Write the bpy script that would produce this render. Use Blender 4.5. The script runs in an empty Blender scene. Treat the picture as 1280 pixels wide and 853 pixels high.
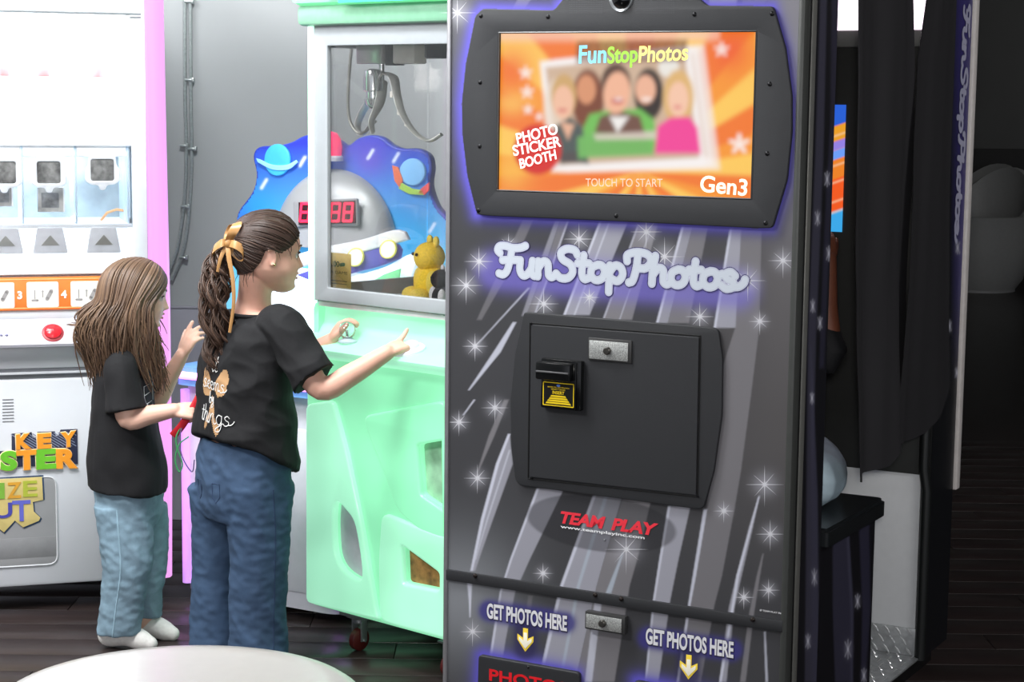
import bpy, bmesh, math, random
import numpy as np
from mathutils import Vector, Matrix, noise
from mathutils.bvhtree import BVHTree

S = bpy.context.scene
COL = S.collection
rnd = random.Random(7)

# ------------------------------------------------------------------ camera
F = 2352.0; PITCH = math.radians(7.243); ROLL = math.radians(.623); CH = 1.5
cp, sp = math.cos(PITCH), math.sin(PITCH); cr, sr = math.cos(ROLL), math.sin(ROLL)
_r = np.array([1, 0, 0.]); _u = np.array([0, sp, cp]); FW = np.array([0, cp, -sp])
RT = cr*_r + sr*_u; UP = -sr*_r + cr*_u
cam = bpy.data.objects.new('camera', bpy.data.cameras.new('camera')); COL.objects.link(cam)
cam.data.sensor_width = 36; cam.data.lens = F*36/1280; cam.data.clip_start = .05
m = Matrix(((RT[0], UP[0], -FW[0]), (RT[1], UP[1], -FW[1]), (RT[2], UP[2], -FW[2])))
cam.matrix_world = Matrix.Translation((0, 0, CH)) @ m.to_4x4()
S.camera = cam
# ------------------------------------------------------------------ world, lights, exposure
S.view_settings.view_transform = 'Standard'; S.view_settings.look = 'None'
S.view_settings.exposure = 0.0; S.view_settings.gamma = 1; S.view_settings.use_curve_mapping = False
wd = bpy.data.worlds.new('room_air'); S.world = wd; wd.use_nodes = True
wd.node_tree.nodes['Background'].inputs[0].default_value = (.60, .62, .68, 1)
wd.node_tree.nodes['Background'].inputs[1].default_value = 1.15
def area(name, loc, target, size, power, color=(1, 1, 1), sy=None):
    l = bpy.data.lights.new(name, 'AREA'); l.energy = power; l.color = color; l.size = size
    if sy: l.shape = 'RECTANGLE'; l.size_y = sy
    o = bpy.data.objects.new(name, l); COL.objects.link(o); o.location = loc
    o.rotation_euler = (Vector(target) - Vector(loc)).to_track_quat('-Z', 'Y').to_euler()
    return o
area('camera_flash', (.02, -.05, 1.64), (0.05, 4.5, .95), .16, 36, (1, .97, .93))
area('ceiling_fill_light', (-2.3, 4.6, 2.95), (-1.3, 6.2, .9), 1.4, 110, (.97, .99, 1), 1.0)
area('ceiling_fill_light', (-2.3, 3.0, 2.95), (-1.3, 5.5, .7), 1.4, 130, (1, .99, .98), .8)
area('ceiling_fill_light', (-.8, 4.1, 2.95), (-.75, 6.62, .6), .7, 112, (.97, .99, 1), .5)  # unseen fill lamp, added to brighten the back wall
area('ceiling_fill_light', (3.0, 2.2, 2.95), (1.0, 4.3, .5), 1.2, 60, (1, .98, .96), .6)  # added fill for the booth's right flank and curtains, no fixture seen
area('ceiling_fill_light', (5.5, 15.0, 2.9), (5.0, 16.8, 1.2), 1.2, 3, (1, .98, .95), .6)

# ------------------------------------------------------------------ helpers
def ray(x, y): return (x-640)/F*RT - (y-426.5)/F*UP + FW
C0 = np.array([0, 0, CH])
def at(x, y, Y):                      # a point seen at image place x, y, at depth Y
    d = ray(x, y); return Vector(C0 + d*Y/d[1])
def onfloor(x, y, z=0.):
    d = ray(x, y); return Vector(C0 + d*(z-CH)/d[2])
def project(P):                       # (n,3) -> image x, y
    d = np.asarray(P) - C0; z = d@FW
    return 640+F*(d@RT)/z, 426.5-F*(d@UP)/z
class Frame:                          # a thing's local frame: x along its face, y into it, z up
    def __init__(s, o, yaw):
        s.o = np.array([o[0], o[1], 0.]); s.yaw = yaw
        s.x = np.array([math.cos(yaw), -math.sin(yaw), 0]); s.y = np.array([math.sin(yaw), math.cos(yaw), 0])
    def face(s, px, py, v=0.):        # onto the plane y=v
        d = ray(px, py); O = s.o+s.y*v; P = C0 + d*((O-C0)@s.y)/(d@s.y)
        return (float((P-s.o)@s.x), float(P[2]))
    def side(s, px, py, u=0.):        # onto the plane x=u
        d = ray(px, py); O = s.o+s.x*u; P = C0 + d*((O-C0)@s.x)/(d@s.x)
        return (float((P-s.o)@s.y), float(P[2]))
    def world(s, L): L = np.asarray(L); return s.o + L[..., 0:1]*s.x + L[..., 1:2]*s.y + L[..., 2:3]*np.array([0, 0, 1.])
    def local(s, P):
        d = np.array(P)-s.o; return Vector((d@s.x, d@s.y, d[2]))

def lin(c):
    return tuple(((v/255)/12.92 if v/255 <= .04045 else ((v/255+.055)/1.055)**2.4) for v in c)
MATS = {}
def mat(name, rgb=None, rough=.5, metal=0., emit=None, es=0., var=.06, scale=40., bump=0., trans=0., ior=1.45, attr=None, island=None, spec=None, alpha=1., coat=0., sss=0.):
    """principled material; rgb is 0..255 sRGB; fine noise varies colour and roughness a little"""
    if name in MATS: return MATS[name]
    M = bpy.data.materials.new(name); M.use_nodes = True; nt = M.node_tree; b = nt.nodes['Principled BSDF']
    N = nt.nodes.new; lk = nt.links.new
    tc = N('ShaderNodeTexCoord'); nz = N('ShaderNodeTexNoise'); nz.inputs['Scale'].default_value = scale; nz.inputs['Detail'].default_value = 4
    lk(tc.outputs['Object'], nz.inputs['Vector'])
    if attr:
        a = N('ShaderNodeAttribute'); a.attribute_name = attr; col = a.outputs['Color']
    elif island:
        g = N('ShaderNodeNewGeometry'); rp = N('ShaderNodeValToRGB'); lk(g.outputs['Random Per Island'], rp.inputs[0])
        cr_ = rp.color_ramp; n = len(island)
        cr_.elements[0].color = lin(island[0])+(1,); cr_.elements[1].color = lin(island[-1])+(1,)
        for i in range(1, n-1):
            e = cr_.elements.new(i/(n-1)); e.color = lin(island[i])+(1,)
        col = rp.outputs[0]
    else:
        rp = N('ShaderNodeValToRGB'); lk(nz.outputs['Fac'], rp.inputs[0]); c = lin(rgb)
        rp.color_ramp.elements[0].position = .3; rp.color_ramp.elements[1].position = .7
        rp.color_ramp.elements[0].color = tuple(v*(1-var) for v in c)+(1,); rp.color_ramp.elements[1].color = tuple(min(1, v*(1+var)) for v in c)+(1,)
        col = rp.outputs[0]
    lk(col, b.inputs['Base Color'])
    b.inputs['Roughness'].default_value = rough; b.inputs['Metallic'].default_value = metal
    b.inputs['IOR'].default_value = ior
    if spec is not None: b.inputs['Specular IOR Level'].default_value = spec
    if coat: b.inputs['Coat Weight'].default_value = coat; b.inputs['Coat Roughness'].default_value = .1
    if trans: b.inputs['Transmission Weight'].default_value = trans
    if sss: b.inputs['Subsurface Weight'].default_value = sss; b.inputs['Subsurface Radius'].default_value = (.012, .005, .003); b.inputs['Subsurface Scale'].default_value = .5
    if alpha < 1: b.inputs['Alpha'].default_value = alpha
    if emit or (attr and es):
        if emit: b.inputs['Emission Color'].default_value = lin(emit)+(1,)
        else: lk(col, b.inputs['Emission Color'])
        b.inputs['Emission Strength'].default_value = es
    if bump:
        bp = N('ShaderNodeBump'); bp.inputs['Strength'].default_value = bump; bp.inputs['Distance'].default_value = .002
        lk(nz.outputs['Fac'], bp.inputs['Height']); lk(bp.outputs[0], b.inputs['Normal'])
    MATS[name] = M; return M
def glass(name, tint=(1, 1, 1), refl=.08):
    """thin clear pane: passes light straight, with a faint mirror on top"""
    if name in MATS: return MATS[name]
    M = bpy.data.materials.new(name); M.use_nodes = True; nt = M.node_tree; nt.nodes.remove(nt.nodes['Principled BSDF'])
    o = nt.nodes['Material Output']; t = nt.nodes.new('ShaderNodeBsdfTransparent'); g = nt.nodes.new('ShaderNodeBsdfGlossy'); mx = nt.nodes.new('ShaderNodeMixShader')
    fr = nt.nodes.new('ShaderNodeFresnel'); fr.inputs[0].default_value = 1.35
    t.inputs[0].default_value = tint+(1,); g.inputs['Roughness'].default_value = .03
    nt.links.new(fr.outputs[0], mx.inputs[0]); nt.links.new(t.outputs[0], mx.inputs[1]); nt.links.new(g.outputs[0], mx.inputs[2]); nt.links.new(mx.outputs[0], o.inputs[0])
    MATS[name] = M; return M

class MB:
    """collects shapes into one mesh"""
    def __init__(s): s.v = []; s.f = []; s.smooth = True
    def add(s, v, f):
        n = len(s.v); s.v += [tuple(p) for p in v]; s.f += [tuple(i+n for i in q) for q in f]; return s
    def box(s, a, b, bev=0.):
        bm = bmesh.new(); bmesh.ops.create_cube(bm, size=1)
        a = Vector(a); b = Vector(b); c = (a+b)/2; d = b-a
        for q in bm.verts: q.co = Vector((q.co.x*abs(d.x), q.co.y*abs(d.y), q.co.z*abs(d.z))) + c
        if bev: bmesh.ops.bevel(bm, geom=list(bm.edges), offset=bev, segments=2, affect='EDGES', profile=.5)
        s.bm(bm); return s
    def bm(s, bm):
        bm.verts.index_update(); s.add([q.co for q in bm.verts], [[w.index for w in f.verts] for f in bm.faces]); bm.free(); return s
    def tube(s, pts, r, n=8, cap=True, flat=None):
        """sweep a circle (or ellipse r=(a,b)) along pts; r may be a list"""
        pts = [Vector(p) for p in pts]; k = len(pts)
        rs = r if isinstance(r, list) else [r]*k
        up = None; rings = []
        for i, p in enumerate(pts):
            t = (pts[min(i+1, k-1)] - pts[max(i-1, 0)])
            t = t.normalized() if t.length > 1e-9 else Vector((0, 0, 1))
            if up is None:
                up = Vector(flat) if flat is not None else (Vector((0, 0, 1)) if abs(t.z) < .9 else Vector((1, 0, 0)))
            if flat is not None: up = Vector(flat)
            sd = t.cross(up)
            if sd.length < 1e-6: sd = t.orthogonal()
            sd.normalize(); up = sd.cross(t).normalized()
            a, b = rs[i] if isinstance(rs[i], tuple) else (rs[i], rs[i])
            rings.append([p + sd*(a*math.cos(2*math.pi*j/n)) + up*(b*math.sin(2*math.pi*j/n)) for j in range(n)])
        v = [q for R_ in rings for q in R_]; f = []
        for i in range(k-1):
            for j in range(n): f.append((i*n+j, i*n+(j+1) % n, (i+1)*n+(j+1) % n, (i+1)*n+j))
        if cap: f.append(tuple(range(n))[::-1]); f.append(tuple((k-1)*n+j for j in range(n)))
        return s.add(v, f)
    def lathe(s, prof, n=32, o=(0, 0, 0), axis='z'):
        """prof: (radius, height) pairs"""
        v = []; f = []; k = len(prof); o = Vector(o)
        for (r, h) in prof:
            for j in range(n):
                a = 2*math.pi*j/n; x, y = r*math.cos(a), r*math.sin(a)
                v.append(o + (Vector((x, y, h)) if axis == 'z' else Vector((x, -h, y)) if axis == 'y' else Vector((h, x, y))))
        for i in range(k-1):
            for j in range(n): f.append((i*n+j, i*n+(j+1) % n, (i+1)*n+(j+1) % n, (i+1)*n+j))
        if prof[0][0] > 1e-6: f.append(tuple(range(n))[::-1])
        if prof[-1][0] > 1e-6: f.append(tuple((k-1)*n+j for j in range(n)))
        return s.add(v, f)
    def ball(s, c, r, n=16, m_=10, rot=None):
        c = Vector(c); r = Vector(r) if hasattr(r, '__len__') else Vector((r, r, r)); v = []; f = []
        for i in range(m_+1):
            t = math.pi*i/m_
            for j in range(n):
                a = 2*math.pi*j/n; q = Vector((r.x*math.sin(t)*math.cos(a), r.y*math.sin(t)*math.sin(a), r.z*math.cos(t)))
                v.append(c + (rot @ q if rot else q))
        for i in range(m_):
            for j in range(n): f.append((i*n+j, (i+1)*n+j, (i+1)*n+(j+1) % n, i*n+(j+1) % n))
        return s.add(v, f)
    def prism(s, poly, y0, y1):
        """polygon in x,z extruded along y"""
        n = len(poly); v = [(x, y0, z) for x, z in poly] + [(x, y1, z) for x, z in poly]
        f = [tuple(range(n)), tuple(range(2*n-1, n-1, -1))] + [(i, n+i, n+(i+1) % n, (i+1) % n) for i in range(n)]
        return s.add(v, f)
    def ribbon(s, pts, w, y, n=10):
        """flat stroke in x,z at depth y with round ends and joints"""
        for i in range(len(pts)-1):
            a = Vector((pts[i][0], 0, pts[i][1])); b = Vector((pts[i+1][0], 0, pts[i+1][1])); d = b-a
            if d.length < 1e-7: continue
            wi = w[i] if isinstance(w, list) else w; wj = w[i+1] if isinstance(w, list) else w
            d.normalize(); q = Vector((-d.z, 0, d.x))
            s.add([(p.x, y, p.z) for p in (a+q*wi, a-q*wi, b-q*wj, b+q*wj)], [(0, 1, 2, 3)])
        if n:
            for i, p in enumerate(pts):
                wi = w[i] if isinstance(w, list) else w
                s.add([(p[0]+wi*math.cos(6.2832*j/n), y, p[1]+wi*math.sin(6.2832*j/n)) for j in range(n)], [tuple(range(n))])
        return s
    def build(s, name, material, parent=None, smooth=True, ang=40):
        me = bpy.data.meshes.new(name); me.from_pydata(s.v, [], s.f); me.validate(); me.update()
        bm = bmesh.new(); bm.from_mesh(me)
        if len(bm.faces) < 60000: bmesh.ops.recalc_face_normals(bm, faces=bm.faces)
        bm.to_mesh(me); bm.free()
        if smooth:
            me.shade_smooth()
            try: me.set_sharp_from_angle(angle=math.radians(ang))
            except Exception: pass
        return link(name, me, material, parent)
def link(name, me, material, parent=None):
    o = bpy.data.objects.new(name, me); COL.objects.link(o)
    if material: me.materials.clear(); me.materials.append(material)
    if parent: o.parent = parent
    return o
def tag(o, label=None, cat=None, group=None, kind=None):
    if label: o['label'] = label
    if cat: o['category'] = cat
    if group: o['group'] = group
    if kind: o['kind'] = kind
    return o
def empty(name, loc, yaw=0., label=None, cat=None, group=None):
    o = bpy.data.objects.new(name, None); COL.objects.link(o); o.location = loc; o.rotation_euler = (0, 0, -yaw); o.empty_display_size = .1
    return tag(o, label, cat, group)
def inst(o, parent, loc=None):
    c = o.copy(); COL.objects.link(c); c.parent = parent
    if loc is not None: c.location = loc
    return c
def copy_tree(o, parent=None):
    c = o.copy(); COL.objects.link(c)
    if parent: c.parent = parent
    for ch in list(o.children): copy_tree(ch, c)
    return c
def smooth_path(pts, n=6):
    """Catmull-Rom through points of any size"""
    P = [np.array(p, float) for p in pts]; P = [2*P[0]-P[1]] + P + [2*P[-1]-P[-2]]; out = []
    for i in range(1, len(P)-2):
        for k in range(n):
            t = k/n; a, b, c, d = P[i-1], P[i], P[i+1], P[i+2]
            out.append(.5*((2*b) + (c-a)*t + (2*a-5*b+4*c-d)*t*t + (3*b-a-3*c+d)*t**3))
    out.append(P[-2]); return [tuple(q) for q in out]
def flat_plate(name, loops, thick, bevel, material, parent, y=0., res=2, smooth=True):
    """outline (and holes) in x,z made into a plate with rounded edges; its front is at y"""
    cu = bpy.data.curves.new(name, 'CURVE'); cu.dimensions = '2D'; cu.fill_mode = 'BOTH'
    cu.extrude = max(thick/2-bevel, 1e-5); cu.bevel_depth = bevel; cu.bevel_resolution = res; cu.offset = -bevel
    for L in loops:
        sp_ = cu.splines.new('POLY'); sp_.points.add(len(L)-1); sp_.use_cyclic_u = True
        for p, q in zip(sp_.points, L): p.co = (q[0], q[1], 0, 1)
    t = bpy.data.objects.new('tmp', cu); COL.objects.link(t); bpy.context.view_layer.update()
    me = bpy.data.meshes.new_from_object(t.evaluated_get(bpy.context.evaluated_depsgraph_get())); bpy.data.objects.remove(t); bpy.data.curves.remove(cu)
    n = len(me.vertices); co = np.empty(n*3); me.vertices.foreach_get('co', co); co = co.reshape(-1, 3)
    co = np.stack([co[:, 0], y + thick/2 - co[:, 2], co[:, 1]], 1); me.vertices.foreach_set('co', co.ravel()); me.update()
    bm = bmesh.new(); bm.from_mesh(me); bmesh.ops.remove_doubles(bm, verts=bm.verts, dist=1e-6); bmesh.ops.recalc_face_normals(bm, faces=bm.faces); bm.to_mesh(me); bm.free()
    if smooth:
        me.shade_smooth(); me.set_sharp_from_angle(angle=math.radians(35))
    me.name = name
    return link(name, me, material, parent)
def text_plate(name, body, size, material, parent, x, z, y, thick=.0006, sx=1., shear=0., bold=0., spacing=1., align='LEFT', rot=0., bevel=0.):
    cu = bpy.data.curves.new(name, 'FONT'); cu.body = body; cu.size = size; cu.shear = shear; cu.offset = bold; cu.extrude = thick/2; cu.space_character = spacing; cu.align_x = align
    if bevel: cu.bevel_depth = bevel; cu.bevel_resolution = 1
    t = bpy.data.objects.new('tmp', cu); COL.objects.link(t); bpy.context.view_layer.update()
    me = bpy.data.meshes.new_from_object(t.evaluated_get(bpy.context.evaluated_depsgraph_get())); bpy.data.objects.remove(t); bpy.data.curves.remove(cu)
    n = len(me.vertices); co = np.empty(n*3); me.vertices.foreach_get('co', co); co = co.reshape(-1, 3)
    a, b = co[:, 0]*sx, co[:, 1]; c_, s_ = math.cos(rot), math.sin(rot)
    co = np.stack([x + a*c_-b*s_, y - co[:, 2], z + a*s_+b*c_], 1); me.vertices.foreach_set('co', co.ravel()); me.update(); me.name = name
    return link(name, me, material, parent)
def round_poly(P, r, n=5):
    """round the corners of a polygon"""
    out = []; k = len(P)
    for i in range(k):
        a, b, c = (np.array(P[j % k], float) for j in (i-1, i, i+1))
        ri = r[i] if isinstance(r, (list, tuple)) else r
        u1 = (a-b)/np.linalg.norm(a-b); u2 = (c-b)/np.linalg.norm(c-b); d = min(ri, .45*np.linalg.norm(a-b), .45*np.linalg.norm(c-b))
        p, q = b+u1*d, b+u2*d
        for j in range(n+1):
            t = j/n; out.append(tuple((1-t)**2*p + 2*t*(1-t)*b + t*t*q))
    return out
def rect(x0, z0, x1, z1): return [(x0, z0), (x1, z0), (x1, z1), (x0, z1)]
def paint_grid(name, u, w, pos, colfun, material, parent, mask=None):
    """grid of points with per-vertex printed colour; pos(U,W)->(x,y,z) local, colfun(U,W)->linear rgb"""
    U, Wd = np.meshgrid(u, w); P = pos(U, Wd); nu, nw = len(u), len(w)
    col = np.concatenate([np.clip(colfun(U, Wd), 0, 1), np.ones(U.shape+(1,))], -1)
    idx = np.arange(nu*nw).reshape(nw, nu)
    q = np.stack([idx[:-1, :-1], idx[:-1, 1:], idx[1:, 1:], idx[1:, :-1]], -1).reshape(-1, 4)
    if mask is not None:
        mk = mask(U, Wd); mk = (mk[:-1, :-1] & mk[1:, 1:] & mk[1:, :-1] & mk[:-1, 1:]).ravel(); q = q[mk]
    me = bpy.data.meshes.new(name); me.vertices.add(nu*nw); me.vertices.foreach_set('co', P.reshape(-1).astype(np.float32))
    me.loops.add(q.size); me.loops.foreach_set('vertex_index', q.ravel().astype(np.int32)); me.polygons.add(len(q)); me.polygons.foreach_set('loop_start', (np.arange(len(q))*4).astype(np.int32))
    me.update(calc_edges=True); me.validate()
    a = me.color_attributes.new('print', 'FLOAT_COLOR', 'POINT'); a.data.foreach_set('color', col.reshape(-1).astype(np.float32))
    me.shade_smooth()
    return link(name, me, material, parent)
def LIN(c): return np.array(lin(c))
def poly_mask(X, Y, P, soft=1.2):
    """1 inside polygon P, soft edge; also returns signed distance"""
    P = np.array(P, float); n = len(P); ins = np.zeros(X.shape, bool); d2 = np.full(X.shape, 1e18)
    for i in range(n):
        a, b = P[i], P[(i+1) % n]
        if a[1] != b[1]:
            c = ((a[1] > Y) != (b[1] > Y)) & (X < (b[0]-a[0])*(Y-a[1])/(b[1]-a[1])+a[0]); ins ^= c
        e = b-a; L = e@e+1e-12; t = np.clip(((X-a[0])*e[0]+(Y-a[1])*e[1])/L, 0, 1)
        d2 = np.minimum(d2, (X-a[0]-t*e[0])**2+(Y-a[1]-t*e[1])**2)
    sd = np.sqrt(d2)*np.where(ins, 1, -1)
    return np.clip(.5+sd/(2*soft), 0, 1), sd
def seg_dist(X, Y, pts):
    d2 = np.full(X.shape, 1e18)
    for (ax, ay), (bx, by) in zip(pts[:-1], pts[1:]):
        ex, ey = bx-ax, by-ay; L = ex*ex+ey*ey+1e-12; t = np.clip(((X-ax)*ex+(Y-ay)*ey)/L, 0, 1)
        d2 = np.minimum(d2, (X-ax-t*ex)**2+(Y-ay-t*ey)**2)
    return np.sqrt(d2)
def over(base, col, a): return base*(1-a[..., None]) + np.asarray(col)*a[..., None]
def outline_obj(): pass
# ------------------------------------------------------------------ room
wall_mat = mat('grey_wall_paint', (168, 171, 173), .75, var=.03, scale=3)
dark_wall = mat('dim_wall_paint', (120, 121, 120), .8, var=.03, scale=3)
floor_base = mat('floor_joint', (22, 17, 16), .7)
fl = MB().box((-5, -1, -.06), (9, 20, -.004)).build('floor', floor_base); tag(fl, kind='structure')
# wood planks that can be told apart, near part of the floor
def plank_mat():
    M = mat('dark_wood_plank', (52, 43, 42), .32, var=.25, scale=6)
    nt = M.node_tree; b = nt.nodes['Principled BSDF']
    tc = [n for n in nt.nodes if n.type == 'TEX_COORD'][0]; nz = [n for n in nt.nodes if n.type == 'TEX_NOISE'][0]
    mp = nt.nodes.new('ShaderNodeMapping'); mp.inputs['Scale'].default_value = (.5, 9, 1)
    oi = nt.nodes.new('ShaderNodeObjectInfo'); ad = nt.nodes.new('ShaderNodeVectorMath')
    nt.links.new(tc.outputs['Object'], ad.inputs[0]); nt.links.new(oi.outputs['Random'], ad.inputs[1]); nt.links.new(ad.outputs[0], mp.inputs[0]); nt.links.new(mp.outputs[0], nz.inputs['Vector'])
    return M
pm = plank_mat()
pl = MB().box((0, 0, -.004), (1.197, .147, 0), .0012).build('plank', pm, fl)
first = True
for j, y in enumerate(np.arange(3.9, 8.4, .15)):
    off = (j*.47) % 1.2
    for i in range(-3, 4):
        x = i*1.2 + off
        if x+1.2 < -2.0 or x > 3.2 or (x < -.2 and y > 6.6) or (x > .2 and y < 4.4 and x < 1): continue
        if first: pl.location = (x, y, 0); first = False
        else: inst(pl, fl, (x, y, 0))
MB().box((1.0, 8.4, -.004), (9, 17.0, -.0003)).build('far_floor_boards', pm, fl)
WY = 6.62
tag(MB().box((-4.2, WY, 0), (.9, WY+.12, 3.0)).build('wall_back', wall_mat), kind='structure')
wb = MB().box((-4.2, WY-.006, 0), (.9, WY-.0005, .765)).box((-4.2, WY-.012, .765), (.9, WY-.0005, .772)).build('trim_1', mat('wall_lower_panel', (172, 172, 182), .55, var=.03, scale=3)); tag(wb, kind='structure')
tag(MB().box((-4.32, -1, 0), (-4.2, WY, 3.0)).build('wall_left', wall_mat), kind='structure')
tag(MB().box((-4.2, 17.0, 0), (9, 17.12, 3.0)).build('wall_far', dark_wall), kind='structure')
tag(MB().box((9, -1, 0), (9.1, 17.1, 3.0)).build('wall_right', dark_wall), kind='structure')
tag(MB().box((.9, WY, 0), (1.0, 17.0, 3.0)).build('wall_partition', dark_wall), kind='structure')
tag(MB().box((-4.3, -1, 3.0), (9.1, 17.1, 3.1)).build('ceiling', mat('ceiling_paint', (90, 90, 92), .9)), kind='structure')
tag(MB().box((1.0, 16.93, 0), (9, 17.0, 1.13), .004).build('trim_2', mat('dark_wainscot', (62, 62, 62), .6)), kind='structure')

# conduits on the wall
gm = mat('galvanised_conduit', (160, 167, 168), .4, .35, var=.15, scale=120)
cw = WY-.02
def conduit(name, px, label):
    t = empty(name, at(px[-1][0], px[-1][1], cw), 0, label, 'conduit', 'electrical conduits on the wall'); o = t.location
    P = [Vector(p) for p in smooth_path([tuple(at(x, y, cw)-o) for x, y in px], 8)]
    MB().tube(P, .0065, 8).build('pipe', gm, t)
    return t, o
c1, o1 = conduit('wall_conduit', [(231, -30), (231, 60), (231.5, 130), (233, 180), (232, 230), (227, 280), (219, 320), (206, 350)], 'thin grey conduit on the grey wall, left one of the pair beside the arcade machines')
c2, o2 = conduit('wall_conduit', [(237.5, -30), (238, 60), (238.5, 130), (239.5, 180), (238.5, 232), (234.5, 282), (227.5, 318), (214.5, 350)], 'thin grey conduit on the grey wall, right one of the pair beside the arcade machines')
clip = mat('zinc_clip', (185, 192, 192), .3, .8)
for t, o, pts in ((c1, o1, [(230, 182), (231, 258)]), (c2, o2, [(240, 186), (236.5, 100), (229, 322), (236, 2)])):
    for x, y in pts:
        c = at(x, y, cw)-o
        MB().box(c+Vector((-.014, -.011, -.004)), c+Vector((.014, .01, .004)), .002).box(c+Vector((.008, -.012, -.008)), c+Vector((.017, .01, .008)), .002).build('clip', clip, t)

# ------------------------------------------------------------------ far white tub chairs
chm = mat('white_moulded_plastic', (205, 206, 204), .4, var=.03)
def tub_chair(px, py, Y, s, label):
    p = onfloor(px, py); p = Vector((p.x*Y/p.y, Y, 0))
    t = empty('tub_chair', p, .5, label, 'chair', 'white tub chairs at the far wall')
    b = MB(); n = 40; prof = [(.30, .02), (.36, .10), (.41, .35), (.40, .5), (.42, .62)]
    v = []; f = []
    for side, off in ((1, 0), (-1, -.05)):
        for i, (r, h) in enumerate(prof):
            for j in range(n):
                a = 2*math.pi*j/n; hh = h*(1 + .62*max(0, math.cos(a-1.2))**1.3*(i/4)) if i > 1 else h
                v.append(((r+off)*math.cos(a)*s, (r+off)*math.sin(a)*s, hh*s))
    k = len(prof)*n
    for i in range(len(prof)-1):
        for j in range(n):
            f.append((i*n+j, i*n+(j+1) % n, (i+1)*n+(j+1) % n, (i+1)*n+j)); f.append((k+i*n+j, k+(i+1)*n+j, k+(i+1)*n+(j+1) % n, k+i*n+(j+1) % n))
    i = (len(prof)-1)*n
    for j in range(n): f.append((i+j, i+(j+1) % n, k+i+(j+1) % n, k+i+j))
    b.add(v, f); b.lathe([(.3*s, .0), (.3*s, .02*s)], n); b.build('shell', chm, t)
    MB().lathe([(.0, .40*s), (.34*s, .40*s), (.355*s, .43*s), (.34*s, .46*s), (0, .47*s)], n).build('seat', mat('grey_cushion', (120, 122, 122), .8), t)
tub_chair(1222, 362, 15.5, 1.0, 'dim white tub chair standing nearer, on the dark floor far behind the booth')
tub_chair(1210, 350, 16.5, 1.0, 'dim white tub chair mostly hidden, its raised back showing behind the nearer one')

# ------------------------------------------------------------------ white round table in the foreground
tw = mat('white_table_laminate', (204, 201, 197), .28, var=.015, coat=.3)
tc_ = Vector((-.5005, 2.767, 0))
t = empty('round_table', tc_, 0, 'white round pedestal table, its bare top cut off by the bottom of the picture', 'table')
R_ = .281; TH = .60
MB().lathe([(0, TH-.035), (R_-.03, TH-.035), (R_-.006, TH-.028), (R_, TH-.018), (R_-.002, TH-.008), (R_-.012, TH-.001), (R_-.03, TH+.001), (R_-.05, TH), (0, TH)], 96).build('tabletop', tw, t)
MB().lathe([(.03, .02), (.03, TH-.03)], 24).build('pedestal', mat('white_powder_coat', (225, 225, 225), .4), t)
MB().lathe([(.2, 0), (.2, .012), (.05, .03), (.03, .05)], 48).build('base', MATS['white_powder_coat'], t)
# ================================================================== photo booth
YAW = math.radians(29.53)
B = Frame((0.62118, 4.1), YAW)
bf = B.face
booth = empty('photo_booth', B.o, YAW, 'large black and grey star-patterned photo booth with lit screen, standing right of the girls', 'photo booth')
blk = mat('black_textured_steel', (37, 38, 41), .55, var=.12, scale=900, bump=.25)
blk2 = mat('black_plastic', (20, 21, 22), .35, var=.1, scale=200)
print_m = mat('printed_panel', attr='print', rough=.42)
side_m = mat('printed_side_panel', attr='print', rough=.4)
steel = mat('brushed_steel', (165, 168, 172), .35, .8, var=.1, scale=150)
WB = .9; HB = 2.03
# carcass of the front unit
MB().box((-WB+.012, .004, 0), (-.012, .205, HB), .002).build("front_unit", blk2, booth)
MB().box((-WB, -.006, 0), (-WB+.013, .02, HB), .005).build('edge_trim', mat('silver_edge_trim', (150, 150, 154), .35, .5), booth)
MB().box((-.013, -.007, 0), (.004, .03, HB), .006).build('edge_trim', mat('dark_edge_trim', (62, 64, 62), .45), booth)
MB().box((.0005, .04, 0), (.004, .066, HB), .0015).build('edge_trim', mat('grey_edge_trim', (120, 120, 116), .4, .3), booth)

# ---- printed art
BEZ = [(603, 11), (692, 13), (708, -6), (712, -60), (862, -60), (868, -6), (884, 7), (966, 8), (981, 60), (989, 120), (989, 165), (983, 225), (965, 285), (948, 285.5), (780, 277), (612, 270), (596, 268), (584, 220), (578, 170), (577, 130), (582, 80), (594, 20)]
SLOT1 = [(601, 820), (604, 818), (712, 838), (722, 842), (726, 900), (596, 880)]
SLOT2 = [(795, 851), (799, 850), (905, 871), (914, 874), (917, 930), (790, 910)]
LOGO_Z = (None,)
band = []
def bnd(col, a, rows): band.append((col, a, [(l, y) for y, l, r in rows] + [(r, y) for y, l, r in rows[::-1]]))
G1, G2, G3 = (150, 150, 160), (118, 116, 120), (196, 198, 212)
bnd(G2, .55, [(272, 655, 668), (330, 628, 642), (400, 596, 602)]); bnd(G3, .7, [(360, 660, 662.5), (430, 596.5, 598)])
bnd(G3, .75, [(403, 641, 645.5), (440, 617, 626), (488, 585, 587)])
bnd(G1, .6, [(276, 694, 700), (330, 674, 682), (395, 652, 658)]); bnd(G2, .7, [(276, 700, 711), (330, 683, 692), (395, 658, 668)]); bnd(G3, .6, [(276, 709, 711), (395, 667, 669)])
bnd(G1, .9, [(277, 750, 785), (330, 729, 763), (394, 705, 737)]); bnd(G3, .8, [(277, 749, 752), (394, 704, 707)]); bnd(G3, .6, [(277, 761, 763), (394, 717, 719)])
bnd(G2, .95, [(281, 798, 822), (400, 754, 790)]); bnd(G3, .6, [(281, 797, 799), (400, 753, 755)]); bnd(G3, .6, [(283, 814, 815), (400, 774, 775)])
bnd(G1, .8, [(283, 853, 866), (404, 821, 835)]); bnd(G2, .85, [(283, 866, 885), (404, 835, 861)]); bnd(G3, .8, [(283, 852, 855), (404, 820, 823)])
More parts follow.
